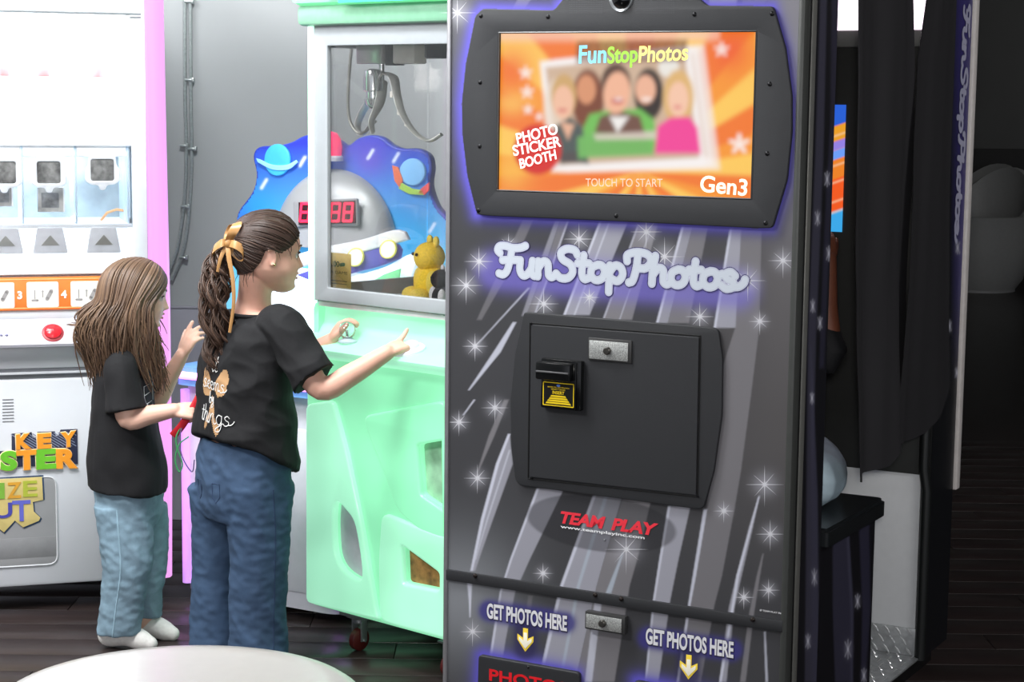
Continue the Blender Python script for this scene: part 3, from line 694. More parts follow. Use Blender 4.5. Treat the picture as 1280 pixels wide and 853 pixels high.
def side_paint(name, v0, v1, z0_, z1_, u, fn, parent, nv=70, nz=500):
    pos = lambda V, Z: np.stack([np.zeros_like(V)+u, V, Z], -1)
    def col(V, Z):
        x, y = project(B.world(pos(V, Z)).reshape(-1, 3)); return fn(x.reshape(V.shape), y.reshape(V.shape))
    return paint_grid(name, np.linspace(v0, v1, nv), np.linspace(z0_, z1_, nz), pos, col, side_m, parent)
MB().box((-.02, .03, 0), (.0, .205, HB), .001).build('side_board', blk2, booth)
side_paint('side_print', .067, .2045, .0, 2.02, .0006, side_art, booth)
# bench
def bench_art(px, py):
    c = np.zeros(px.shape+(3,)) + LIN((22, 22, 27))
    for col, a, P in (((56, 55, 72), .95, [(1041, 640), (1060, 640), (1064, 760), (1064, 853), (1044, 853), (1041, 760)]), ((76, 75, 95), .8, [(1057, 650), (1060, 650), (1067, 760), (1066, 853), (1063, 853), (1063, 760)]),
                      ((52, 51, 70), .9, [(1073, 640), (1086, 630), (1088, 760), (1082, 853), (1076, 853), (1078, 760)])):
        mk, _ = poly_mask(px, py, P, 1.5); c = over(c, LIN(col), a*mk)
    return stars_on(c, px, py, ((1060, 812, 12), (1072, 752, 9), (1080, 845, 9)))
MB().box((-.87, .206, 0), (-.004, .605, .482), .004).build('bench_base', blk2, booth)
side_paint('bench_print', .2065, .603, .006, .478, -.0032, bench_art, booth, 120, 150)
seat_poly = round_poly([(-.88, .2065), (.018, .2065), (.018, .63), (-.88, .63)], [.002, .01, .03, .02], 6)
sb = bmesh.new(); vs = [sb.verts.new((x, y, .482)) for x, y in seat_poly]; f_ = sb.faces.new(vs); ex = bmesh.ops.extrude_face_region(sb, geom=[f_]); bmesh.ops.translate(sb, vec=(0, 0, .042), verts=[v for v in ex['geom'] if isinstance(v, bmesh.types.BMVert)])
bmesh.ops.bevel(sb, geom=[e for e in sb.edges if abs(e.verts[0].co.z-e.verts[1].co.z) < 1e-6 and e.verts[0].co.z > .5], offset=.008, segments=3, affect='EDGES')
q = MB(); q.bm(sb); q.build('bench_seat', mat('black_laminate_seat', (26, 29, 31), .28, var=.1, scale=20), booth)
# rear unit: white lower panel, kick plate, dark upper part, lamp box and lit picture
RV = 1.03
MB().box((-WB, RV+.004, 0), (-.006, 1.262, HB), .003).build('rear_unit', blk2, booth)
MB().box((-WB+.02, RV-.004, .083), (-.020, RV+.003, .512), .001).build('white_panel', mat('white_panel_board', (216, 218, 220), .5, var=.02), booth)
MB().box((-WB+.02, RV-.010, .512), (-.012, RV+.003, 1.66), .002).build('dark_panel', mat('charcoal_panel', (48, 49, 48), .5), booth)
MB().tube([(-.002, RV-.006, .0), (-.002, RV-.006, .47), (-.012, RV-.006, .53), (-.012, RV-.006, 1.9)], .014, 10).build('edge_moulding', mat('black_rubber', (24, 26, 26), .4), booth)
tread = mat('tread_plate_steel', (168, 171, 173), .38, .45, var=.2, scale=60)
kick = MB().box((-WB+.02, RV-.006, .006), (-.018, RV+.002, .083), .001).build('kick_plate', tread, booth)
lug = MB(); v = []; n = 10
for k, (s_, h) in enumerate(((1, 0), (.72, .0022))): v += [(s_*.014*math.cos(6.2832*j/n), -h, s_*.0036*math.sin(6.2832*j/n)) for j in range(n)]
lug.add(v, [tuple(range(n, 2*n))]+[(j, (j+1) % n, n+(j+1) % n, n+j) for j in range(n)])
l0_ = lug.build('tread_lug', mat('polished_lug', (222, 224, 225), .25, .5), kick); first = True
def put_lug(parent, loc, rot):
    global first
    o = l0_ if first else inst(l0_, parent); first = False
    o.parent = parent; o.location = loc; o.rotation_euler = rot
for i in range(9):
    for j in range(3): put_lug(kick, (-.035-i*.032-(j % 2)*.016, RV-.006, .018+j*.027), (0, math.radians(50), 0))
fp = MB().box((-WB+.02, .606, .0), (-.004, RV-.006, .006), .001).build('floor_plate', tread, booth)
for i in range(9):
    for j in range(9): put_lug(fp, (-.02-i*.034-(j % 2)*.017, RV-.03-j*.036, .006), (-math.pi/2, math.radians(45 if (i+j) % 2 else -45), 0))
lampm = mat('lamp_diffuser', (255, 240, 250), .4, emit=(255, 232, 250), es=2.2)
MB().box((-WB+.05, RV-.05, 1.70), (-.03, RV, 1.95), .02).build('lamp_box', lampm, booth)
MB().box((-WB+.05, RV-.04, 1.655), (-.03, RV, 1.70), .004).build('lamp_rail', mat('grey_rail', (120, 122, 120), .5), booth)
def pic(px, py):
    c = np.zeros(px.shape+(3,)) + LIN((250, 110, 40)); t = py-(px-1050)*-.35
    for a, b_, col in ((-99, 156, (40, 96, 214)), (156, 175, (236, 160, 40)), (175, 186, (150, 130, 230)), (186, 198, (110, 160, 250)), (198, 222, (240, 132, 40)), (222, 262, (246, 92, 34)), (262, 400, (60, 170, 235))):
        c = over(c, LIN(col), np.clip((t-a)/3+.5, 0, 1)*np.clip((b_-t)/3+.5, 0, 1))
    for y0 in (168, 205, 226, 250, 263): c = over(c, LIN((250, 214, 170)), .5*np.exp(-((t-y0)/1.6)**2))
    return c
pos = lambda U, Z: np.stack([U, np.zeros_like(U)+RV-.014, Z], -1)
def pcol(U, Z):
    x, y = project(B.world(pos(U, Z)).reshape(-1, 3)); return pic(x.reshape(U.shape), y.reshape(U.shape))
pz1, pz0 = bf(1048, 131, RV-.014)[1], bf(1048, 290, RV-.014)[1]
paint_grid('inside_screen', np.linspace(-.62, -.262, 80), np.linspace(pz0, pz1, 120), pos, pcol, MATS['lit_screen'], booth)
# rear side board with upright wordmark and pale edge strip
side_paint('rear_side_print', RV+.02, 1.260, .0, 2.02, .0012, lambda px, py: stars_on(over(np.zeros(px.shape+(3,))+LIN((20, 22, 26)), LIN((56, 50, 112)), np.clip((480-py)/120, 0, 1)*np.clip((px-1188)/14, 0, 1)), px, py, ((1187, 408, 7), (1196, 466, 6), (1197, 310, 8), (1191, 740, 6))), booth, 80, 300)
MB().box((-.02, RV+.015, 0), (.0008, 1.261, HB), .0005).build('rear_side_board', blk2, booth)
zt = B.side(1208, 8)[1]
stroke_sign('upright_wordmark', np.arange(-.03, (adv+.3)*kx, .0016), np.arange(-.03, .09, .0016), [[(x*kx, z*.034) for x, z in s_] for s_ in strokes], [(.0100, (60, 58, 96)), (.0078, (176, 176, 200))], lambda U, Z: np.stack([np.zeros_like(U)+.0028, 1.175+Z, zt-U], -1), booth)
MB().box((-.01, 1.266, .43), (.010, 1.300, HB), .004).build('pale_edge_strip', mat('pale_strip', (214, 208, 204), .5), booth)
MB().box((-WB+.03, .03, -.057), (-.03, 1.22, .0)).build('plinth', blk2, booth)
# the whole booth is 0.867 m wide and stands on a 55 mm plinth
BSC = .9634; booth.location = (B.o[0]*BSC, B.o[1]*BSC, .0549); booth.scale = (BSC,)*3
def BB(l): l = np.array(l, float); return np.array(booth.location) + BSC*(B.world(l)-B.o)
SEAT_Z = .0549 + BSC*.524
# roof, left flank, curtain rail
MB().box((-WB, .0, HB), (.0, 1.300, HB+.05), .01).build('roof', blk2, booth)
MB().box((-WB+.0, .206, 0), (-WB+.02, RV, HB), .002).build('left_flank', blk2, booth)
MB().tube([(.0, .2, 1.93), (.0, RV+.02, 1.93)], .011, 12).build('curtain_rail', steel, booth)
bl = bpy.data.lights.new('booth_lamp', 'AREA'); bl.energy = 4; bl.size = .7; bl.shape = 'RECTANGLE'; bl.size_y = .2; bl.color = (1, .9, .97)
bo = bpy.data.objects.new('booth_lamp', bl); COL.objects.link(bo); bo.location = BB([-.45, RV-.06, 1.82]); bo.rotation_euler = (-math.pi/2, 0, -YAW)

# ---- curtains
cm = mat('black_curtain_cloth', (33, 32, 35), .8, var=.12, scale=700, bump=.2)
def curtain(label, left, right, bottom, nfold, ph, seed, amp=.024, off=.018):
    t = empty('curtain', tuple(BB([0, .2, 0.])), YAW, label, 'curtain', 'black curtains of the photo booth')
    b = MB(); ns, nt = 120, 70; r2 = random.Random(seed); lf = lambda P, z: float(np.interp(-z, [-p[1] for p in P], [p[0] for p in P])); bs, bz = zip(*bottom)
    for layer in (0, 1):
        for i in range(nt+1):
            for j in range(ns+1):
                s_ = j/ns; zb = float(np.interp(s_, bs, bz)); tt = i/nt; z = 1.92*(1-tt) + zb*tt
                v_ = lf(left, z)*(1-s_) + lf(right, z)*s_
                a = amp*(.45+.55*tt)*(.6+.4*math.sin(3*s_+ph))
                w = math.sin(2*math.pi*nfold*s_+ph+.8*math.sin(2.2*tt+ph)+.5*math.sin(7*s_)) + .25*math.sin(2*math.pi*nfold*2.3*s_+1.7*ph+1.4*tt)
                w += 1.0*noise.noise((s_*2.2, tt*2.5, seed)) + .28*noise.noise((s_*7, tt*7, seed+5))
                u = off + a*w - layer*.002
                b.v.append((u, v_-.2, z))
    nv = (ns+1)*(nt+1); I = lambda l, i, j: l*nv+i*(ns+1)+j
    for i in range(nt):
        for j in range(ns):
            b.f.append((I(0, i, j), I(0, i+1, j), I(0, i+1, j+1), I(0, i, j+1))); b.f.append((I(1, i, j), I(1, i, j+1), I(1, i+1, j+1), I(1, i+1, j)))
    for j in range(ns):
        b.f.append((I(0, nt, j), I(1, nt, j), I(1, nt, j+1), I(0, nt, j+1))); b.f.append((I(0, 0, j), I(0, 0, j+1), I(1, 0, j+1), I(1, 0, j)))
    for i in range(nt):
        b.f.append((I(0, i, 0), I(1, i, 0), I(1, i+1, 0), I(0, i+1, 0))); b.f.append((I(0, i, ns), I(0, i+1, ns), I(1, i+1, ns), I(1, i, ns)))
    t.scale = (BSC,)*3; b.build('cloth', cm, t, ang=80)
    rg = MB()
    for k in range(5):
        s_ = (k+.5)/5; v_ = lf(left, 1.92)*(1-s_)+lf(right, 1.92)*s_; c_ = Vector((0, v_-.2, 1.93)); rg.tube([c_+Vector((.016*math.cos(a), 0, .016*math.sin(a))) for a in [6.2832*i/14 for i in range(15)]], .0022, 5)
    rg.build('rings', steel, t)
curtain('black cloth curtain on the near side of the booth opening, longest at its front corner', [(.245, 1.93), (.262, 1.74), (.290, 1.376), (.335, .904), (.372, .60)], [(.655, 1.93), (.69, 1.76), (.718, 1.62), (.735, 1.4), (.735, .6)], [(0, .610), (.1, .602), (.6, .614), (.8, .662), (1, .655)], 1.7, .4, 11, .018)
curtain('black cloth curtain on the far side of the booth opening, hem rising towards the rear', [(.83, 1.93), (.775, 1.76), (.722, 1.62), (.716, 1.5), (.70, 1.3), (.67, .6)], [(1.035, 1.93), (1.05, 1.3), (1.10, .9), (1.14, .7)], [(0, .655), (.3, .640), (.55, .645), (.8, .68), (1, .745)], 1.5, 2.1, 23, .015, .022)
# ================================================================== key prize machine
K = Frame(tuple(onfloor(215, 722, .08)), math.radians(-17.6)); kf = K.face
km = empty('prize_machine', K.o, K.yaw, 'white key prize machine with lit window and pink corner lights, left of the girls', 'arcade machine')
wh = mat('white_cabinet', (206, 208, 214), .38, var=.02, scale=10)
whf = mat('window_frame_white', (188, 194, 198), .4, var=.02)
KW, KD, KH = .80, .62, 2.0
MB().box((-KW, 0, .08), (-.0, KD, .694), .012).build('lower_cabinet', wh, km)
MB().box((-KW, .006, .694), (-.004, KD, .722)).build('seam', mat('seam_grey', (120, 122, 128), .5), km)
MB().box((-KW, -.004, .706), (-.06, .02, .713), .002).build('seam_strip', wh, km)
MB().box((-KW, -.0, .722), (-.058, KD, .790), .006).build('drawer_front', wh, km)
# sloping button ledge
lp_ = [( .01, .785), (-.055, .792), (-.058, .800), (.0, .868), (.05, .868), (.05, .785)]
b = MB(); n = len(lp_); b.add([(-KW, y, z) for y, z in lp_]+[(-.060, y, z) for y, z in lp_], [tuple(range(n)), tuple(range(2*n-1, n-1, -1))]+[(i, n+i, n+(i+1) % n, (i+1) % n) for i in range(n)]); b.build('button_ledge', mat('ledge_grey', (188, 186, 196), .4), km)
MB().box((-KW, -.002, .866), (-.058, .05, .893), .004).build('upper_rail', wh, km)
for px, nm in ((66, 'red_button'), (-60, 'red_button')):
    u, z = kf(px, 419, -.03); bt = MB().lathe([(.031, 0), (.031, .004), (.027, .007)], 28).build('push_button', mat('button_collar', (160, 60, 66), .4), km); bt.location = (u, -.031, .827); bt.rotation_euler = (math.radians(49), 0, 0)
    MB().lathe([(.025, .004), (.024, .013), (.016, .020), (0, .023)], 28).build('button_cap', mat('button_red', (206, 36, 48), .25, coat=.4), bt)
for px in (8, 1): 
    u, z = kf(px, 417, -.03); MB().lathe([(.0, .003), (.004, .002), (.005, 0)], 10).build('screw', mat('ledge_mark', (112, 112, 150), .5), km).location = (u, -.036, .826)
# pink light columns at the corners
pk = mat('pink_light_column', (130, 62, 126), .4, emit=(252, 178, 252), es=.86)
b = MB(); prof = [(-.060, .004), (-.052, -.018), (-.03, -.026), (-.008, -.018), (.001, .004), (.001, .05), (-.06, .05)]
bow = [(.085, .0), (.4, .004), (.9, .004), (1.4, -.001), (1.98, -.006)]
v = [(x+o, y, z) for z, o in bow for x, y in prof]; n = len(prof)
b.add(v, [tuple(range(n))[::-1], tuple((len(bow)-1)*n+j for j in range(n))]+[(i*n+j, i*n+(j+1) % n, (i+1)*n+(j+1) % n, (i+1)*n+j) for i in range(len(bow)-1) for j in range(n)])
b.build('light_column', pk, km)
MB().box((-KW-.002, .0, .085), (-KW+.058, .05, 1.98), .012).build('light_column', pk, km)
MB().box((-.012, .045, .08), (0, KD, KH), .003).build('side_board', wh, km)
MB().box((-KW, .045, .69), (-KW+.012, KD, KH), .003).build('side_board', wh, km)
MB().box((-KW, KD-.02, .69), (0, KD, KH), .003).build('back_board', wh, km)
MB().box((-KW, -.02, 1.93), (0, KD, KH), .01).build('top_cap', wh, km)
# window frame and glass
wx0, wx1, wz0, wz1 = -KW+.10, -.100, 1.0, 1.735
flat_plate('window_frame', [rect(-KW+.058, .993, -.058, 1.93), round_poly(rect(wx0, wz0, wx1, wz1), .01, 3)[::-1]], .03, .004, whf, km, -.006)
MB().box((wx0-.01, .008, wz0-.01), (wx1+.01, .012, wz1+.01)).build('window_pane', glass('clear_pane'), km)
MB().tube([(wx0, -.008, wz1+.006), (wx1+.03, -.008, wz1+.006)], .0035, 8).tube([(wx0, -.008, wz1-.004), (wx1+.03, -.008, wz1-.004)], .0025, 8).build('frame_bead', mat('bead_grey', (170, 174, 178), .4), km)
# instruction strip
orange = mat('strip_orange', (238, 120, 52), .45); cell = mat('strip_cell', (218, 214, 208), .5); icon = mat('strip_icon', (150, 146, 146), .5); wink = mat('strip_white', (246, 240, 236), .5)
z0_, z1_ = kf(60, 387)[1], kf(60, 346)[1]
sp1 = MB().box((-KW+.06, -.009, z0_), (-.062, -.0, z1_), .001).build('instruction_strip', orange, km)
b = MB(); 
for zz in (z0_+.006, z1_-.006): b.box((-KW+.06, -.0098, zz-.0012), (-.062, -.0088, zz+.0012))
b.build('printed_line', mat('strip_line', (250, 186, 120), .5), sp1, False)
step = kf(88, 366)[0]-kf(33, 366)[0]; xs = kf(33, 366)[0]; zz0, zz1 = kf(60, 384)[1], kf(60, 352)[1]
r3 = random.Random(3)
for k in range(-3, 3):
    x0 = xs+k*step; x1 = x0+(kf(73, 366)[0]-xs)
    if x1 > -.07: x1 = -.07
    if x1-x0 < .02: continue
    c_ = flat_plate('step_card', [round_poly(rect(x0, zz0, x1, zz1), .006, 3)], .0012, .0002, cell, sp1, -.0103)
    ib = MB(); xm = (x0+x1)/2; zm = (zz0+zz1)/2
    ib.ribbon([(xm-.022, zm-.012), (xm-.022, zm+.014)], .0016, -.0108, 0); ib.ribbon([(xm-.029, zm-.016), (xm-.014, zm-.016)], .003, -.0108, 6); ib.ribbon([(xm+.0, zm-.008), (xm+.0, zm+.008)], .0016, -.0108, 0); ib.ribbon([(xm+.012, zm-.012), (xm+.024, zm+.010)], .0055, -.0108, 8)
    ib.add([(xm-.004, -.0108, zm+.008), (xm+.004, -.0108, zm+.008), (xm, -.0108, zm+.014)], [(0, 1, 2)])
    ib.build('printed_icon', icon, c_, False)
    text_plate('step_number', str(3+k) if 3+k > 0 else '0', .030, wink, sp1, x0-.019, (zz0+zz1)/2-.010, -.0104, bold=.0012, align='CENTER') if 3+k > 0 else None
# lit interior
inw = mat('lit_white_lining', (236, 240, 244), .6, var=.02)
MB().box((wx0-.03, .40, .99), (wx1+.03, .41, 1.92)).build('interior_back', inw, km)
for xx in (wx0-.035, wx1+.025): MB().box((xx, .03, .99), (xx+.01, .41, 1.92)).build('interior_side', inw, km)
shz1, shz2 = kf(80, 179, .06)[1], kf(80, 280, .06)[1]
MB().box((wx0-.03, .05, shz1-.008), (wx1+.03, .40, shz1), .002).build('shelf', inw, km)
MB().box((wx0-.03, .05, shz2-.012), (wx1+.03, .40, shz2), .002).build('shelf', inw, km)
MB().box((wx0-.03, .02, .985), (wx1+.03, .40, .995), .002).build('shelf', inw, km)
led = mat('window_led_strip', (255, 255, 255), .4, emit=(244, 250, 255), es=3.0)
for xx in (wx0+.002, wx1-.012): MB().box((xx, .018, shz1+.02), (xx+.010, .030, wz1)).build('led_strip', led, km)
MB().box((wx0, .018, wz1-.004), (wx1, .030, wz1+.006)).build('led_strip', led, km)
for dy, zz, e_ in ((.2, 1.88, 10.0), (.22, shz1-.02, 3.2), (.22, shz2-.02, 2.0)):
    l = bpy.data.lights.new('cabinet_led', 'AREA'); l.energy = e_; l.shape = 'RECTANGLE'; l.size = .5; l.size_y = .2; l.color = (.95, .98, 1)
    o = bpy.data.objects.new('cabinet_led', l); COL.objects.link(o); o.location = K.world(np.array([-.4, dy, zz])); o.rotation_euler = (0, 0, -K.yaw)
# middle bays: header bars, dividers, key plates
clearw = mat('frosted_white_acrylic', (238, 243, 248), .35)
bayz = kf(60, 196, .06)[1]
bays = [(kf(-38, 220, .06)[0], kf(26, 220, .06)[0]), (kf(29, 220, .06)[0], kf(93, 220, .06)[0]), (kf(96, 220, .06)[0], kf(158, 220, .06)[0])]
backm = mat('bay_back_grey', (150, 164, 172), .5, var=.3, scale=9)
MB().box((wx0, .36, shz2), (wx1, .365, shz1-.01)).build('bay_back', backm, km)
picm = mat('plate_picture', (120, 120, 118), .5, var=.7, scale=45)
for i, (a, b_) in enumerate(bays):
    MB().box((a, .058, bayz), (b_, .066, shz1-.006), .003).build('header_bar', clearw, km)
    MB().box((b_+.002, .06, shz2), (b_+.007, .30, shz1-.01), .001).build('divider', mat('blue_tint_acrylic', (196, 216, 232), .2, var=.05), km)
    cx = {0: kf(5, 220, .05)[0], 1: kf(61, 220, .05)[0], 2: kf(128, 216, .05)[0]}[i]
    zc = kf(60, 217 if i < 2 else 214, .05)[1]; hw, hh = .050, .046
    out = round_poly([(cx-hw*.75, zc+hh), (cx+hw*.75, zc+hh), (cx+hw*.8, zc+hh*.4), (cx+hw, zc+hh*.1), (cx+hw, zc-hh*.6), (cx+hw*.7, zc-hh*.85), (cx+.012, zc-hh*.9), (cx+.008, zc-hh*1.2), (cx-.008, zc-hh*1.2), (cx-.012, zc-hh*.9), (cx-hw*.7, zc-hh*.85), (cx-hw, zc-hh*.6), (cx-hw, zc+hh*.1), (cx-hw*.8, zc+hh*.4)], .006, 3)
    inn = round_poly(rect(cx-hw*.66, zc-hh*.62, cx+hw*.66, zc+hh*.75), .008, 3)
    kp = flat_plate('key_plate', [out, inn[::-1]], .008, .003, mat('key_plate_white', (244, 246, 250), .35), km, .046)
    MB().box((cx-hw*.7, .052, zc-hh*.66), (cx+hw*.7, .056, zc+hh*.8), .001).build('picture_card', picm, kp)
    # lower row: sloping holder plates with a small latch
    z2 = kf(60, 300, .05)[1]
    ho = flat_plate('key_holder', [round_poly([(cx-.05, z2-.04), (cx+.05, z2-.04), (cx+.036, z2+.036), (cx-.036, z2+.036)], .006, 3)], .01, .003, mat('holder_white', (222, 223, 228), .4), km, .044)
    MB().add([(cx-.026, .040, z2-.016), (cx+.026, .040, z2-.016), (cx, .036, z2+.014), (cx-.026, .044, z2-.016), (cx+.026, .044, z2-.016), (cx, .044, z2+.014)], [(0, 1, 2), (0, 3, 4, 1), (1, 4, 5, 2), (2, 5, 3, 0)]).build('latch', mat('latch_grey', (176, 176, 170), .35, .4), ho)
MB().tube([K.local(at(x, y, 5.62)) for x, y in ((126, 276), (134, 266), (146, 262), (158, 264))], .004, 8).build('orange_wire', mat('orange_wire', (214, 160, 110), .5), km)
# prizes on show
def prize(name, label, group, build):
    t = empty(name, (0, 0, 0), K.yaw, label, 'prize', group); return t
def jug(px, label, s=1.0):
    x, z = kf(px, 140, .16); z = shz1+.001
    t = empty('white_jug', K.world(np.array([x, .16, z])), K.yaw, label, 'bottle', 'white bottles in the top of the prize window')
    MB().lathe([(0, 0), (.040*s, 0), (.046*s, .008), (.046*s, .11), (.040*s, .145), (.022*s, .175), (.016*s, .185), (.016*s, .195)], 28).build('body', mat('white_jug_plastic', (244, 244, 242), .4), t)
    MB().lathe([(.018*s, .19), (.018*s, .212), (.015*s, .216), (0, .216)], 20).build('cap', mat('pale_red_cap', (236, 120, 122), .45), t)
    MB().lathe([(.0464*s, .012), (.0466*s, .016)], 28).build('base_band', mat('pale_blue_band', (196, 220, 238), .5), t)
jug(6, 'white capped bottle in the top of the prize window, leftmost of three'); jug(55, 'white capped bottle in the top of the prize window, middle of three', 1.05); jug(122, 'white capped bottle in the top of the prize window, rightmost of three', 1.05)
def pbox(px, py0, py1, w, label, rgb, v_=.10):
    x, z1__ = kf(px, py0, v_); z0__ = kf(px, py1, v_)[1]
    t = empty('prize_box', K.world(np.array([x, v_, z0__])), K.yaw, label, 'prize box', 'boxes hanging in the middle row of the prize window'); h = z1__-z0__
    MB().box((-w/2, -.012, 0), (w/2, .012, h), .002).build('carton', mat('box_grey_%d' % rgb[0], rgb, .4, var=.35, scale=30), t)
    MB().box((w/2-.003, -.014, 0), (w/2+.001, .012, h)).build('white_edge', mat('white_card', (240, 242, 244), .5), t)
    MB().box((-w*.36, -.0135, h*.18), (w*.3, -.012, h*.78), .0005).build('printed_window', mat('box_window', (128, 130, 132), .3, var=.5, scale=40), t)
    MB().tube([(0, 0, h), (.004, 0, h+.02), (0, 0, h+.03)], .0015, 6).build('hook', steel, t)
pbox(63, 234, 265, .075, 'grey prize box hanging under the middle key plate in the prize window', (176, 174, 170)); pbox(4, 230, 258, .05, 'grey prize box under the leftmost key plate, cut by the edge of the picture', (160, 158, 156))
# vents
b = MB()
for i in range(8):
    u0, z = kf(3, 500+i*3.9); u1, _ = kf(17, 500); b.box((u0, -.0012, z-.0014), (u1, .002, z+.0014))
b.build('vent_slots', mat('vent_dark', (120, 122, 126), .6), km)
# name in cartoon letters
navy = mat('logo_navy', (38, 42, 66), .5); nst = mat('logo_stripe', (128, 136, 160), .5); og = mat('cartoon_orange', (236, 150, 40), .4); gn = mat('cartoon_green', (104, 184, 44), .4); cream = mat('cartoon_cream', (250, 226, 186), .5)
nm = empty('name_sign', (0, 0, 0)); nm.parent = km
x0, zt = kf(15, 540); x1, _ = kf(98, 540); zb = kf(60, 587)[1]; zt = kf(60, 539.5)[1]; zm = kf(60, 563)[1]
px2 = lambda p: kf(p, 560)[0]
flat_plate('backing', [[(px2(14), zb+.012), (px2(97), zb+.012), (px2(97), zt+.004), (px2(76), zt+.004), (px2(73), zt-.014), (px2(70), zt-.014), (px2(69), zt), (px2(47), zt), (px2(45), zt-.016), (px2(41), zt-.016), (px2(40), zt), (px2(15), zt-.002)]], .003, .0004, navy, nm, -.004)
flat_plate('backing', [[(px2(-60), zb+.006), (px2(20), zb+.006), (px2(20), zm+.004), (px2(-60), zm+.004)]], .003, .0004, navy, nm, -.004)
b = MB()
for k in range(16):
    xa = px2(14)+k*.012; L = .07
    pts = [(xa+t*L*.9, zt-.004-t*L*.6) for t in (0, .25, .5, .75, 1)]; pts = [p for p in pts if p[0] < px2(96) and p[1] > zb+.014]
    if len(pts) > 1: b.ribbon(pts, .0012, -.0045, 0)
b.build('stripes', nst, nm, False)
def cartoon(ch, pa, pb, za, zb_, m_, rot=0.):
    xa, xb = px2(pa), px2(pb)
    for nm_, mm, bold, yy, th in (('letter_edge', cream, .012, -.0048, .002), ('letter', m_, .0085, -.0075, .004)):
        o = text_plate(nm_, ch, .1, mm, nm, 0, 0, yy, th, bold=bold*.62, bevel=.0008); vs = o.data.vertices
        X = [v.co.x for v in vs]; Z = [v.co.z for v in vs]; ax, bx, az, bz = min(X), max(X), min(Z), max(Z); e = 0 if nm_ == 'letter' else .0018
        for v in vs:
            v.co.x = xa-e + (v.co.x-ax)/(bx-ax)*(xb-xa+2*e); v.co.z = za-e*1.2 + (v.co.z-az)/(bz-az)*(zb_-za+2*e); v.co.z += rot*(v.co.x-xa)
for ch, a, b_, r_ in (('K', 20, 39, .06), ('E', 46.5, 64, .02), ('Y', 76, 95, .1)): cartoon(ch, a, b_, zm+.006, zt-.004, og, r_)
for ch, a, b_, m_, r_ in (('M', -52, -28, gn, 0), ('A', -26, -2, og, 0), ('S', 0, 21, gn, .02), ('T', 20, 46, og, .02), ('E', 44.5, 70, gn, .02), ('R', 69.5, 97, og, -.02)): cartoon(ch, a, b_, zb+.002, zm+.004, m_, r_)
# prize flap
x0, x1 = kf(-150, 650)[0], kf(71, 650)[0]; zt2, zb2 = kf(40, 597)[1], kf(40, 707)[1]
fl_ = flat_plate('prize_flap', [round_poly(rect(x0, zb2, x1, zt2), .028, 5)], .004, .0008, mat('grey_smoked_flap', (150, 150, 152), .3, var=.1, scale=5, coat=.3), km, -.003)
MB().tube([(p[0], -.002, p[1]) for p in round_poly(rect(x0, zb2, x1, zt2), .028, 5)+[round_poly(rect(x0, zb2, x1, zt2), .028, 5)[0]]], .003, 6).build('flap_rim', mat('flap_rim', (196, 198, 202), .4), km)
zl = kf(40, 672)[1]; MB().box((x0+.004, -.0035, zb2+.024), (x1-.004, -.0028, zl), .0002).build('flap_fold', mat('flap_fold', (136, 136, 138), .4), fl_)
tan = mat('badge_tan', (206, 186, 120), .5); nvy = mat('badge_navy', (40, 62, 92), .5)
px3 = lambda p: kf(p, 630)[0]; pz3 = lambda p: kf(30, p)[1]
BD = [(-90, 598), (53, 597), (54, 626), (41, 628), (42, 640), (50, 648), (48, 652), (28, 659), (18, 650), (4, 664), (-6, 656), (-90, 652)]
cx_, cz_ = px3(-20), pz3(628)
ou = flat_plate('badge_edge', [[(cx_+(px3(x)-cx_)*1.02+.0012, cz_+(pz3(y)-cz_)*1.06) for x, y in BD]], .002, .0003, nvy, fl_, -.0045)
flat_plate('badge', [[(px3(x), pz3(y)) for x, y in BD]], .002, .0003, tan, ou, -.0058)
def badge_letter(ch, pa, pb, ya, yb, rgb):
    o = text_plate('badge_letter', ch, .1, mat('badge_%d_%d_%d' % rgb, rgb, .45), ou, 0, 0, -.0072, .001, bold=.0022); vs = o.data.vertices; X = [v.co.x for v in vs]; Z = [v.co.z for v in vs]; ax, bx, az, bz = min(X), max(X), min(Z), max(Z)
    for v in vs: v.co.x = px3(pa)+(v.co.x-ax)/(bx-ax)*(px3(pb)-px3(pa)); v.co.z = pz3(yb)+(v.co.z-az)/(bz-az)*(pz3(ya)-pz3(yb))
for a in (('P', -60, -38, 602, 622, (120, 170, 60)), ('R', -35, -12, 602, 622, (214, 160, 50)), ('I', -2, 6, 602, 622, (120, 170, 60)), ('Z', 9, 27, 602, 622, (206, 150, 50)), ('E', 29, 47, 601, 621, (168, 176, 60)), ('O', -50, -22, 628, 650, (66, 66, 150)), ('U', -8, 15, 627, 646, (70, 70, 158)), ('T', 15, 38, 625, 651, (96, 100, 190))): badge_letter(*a)
# feet
ft = MB().lathe([(.02, 0), (.022, .01), (.012, .02), (.012, .09)], 16).build('levelling_foot', blk2, km); ft.location = (-.05, .06, 0)
for x, y in ((-KW+.05, .06), (-.05, KD-.06), (-KW+.05, KD-.06)): inst(ft, km, (x, y, 0))
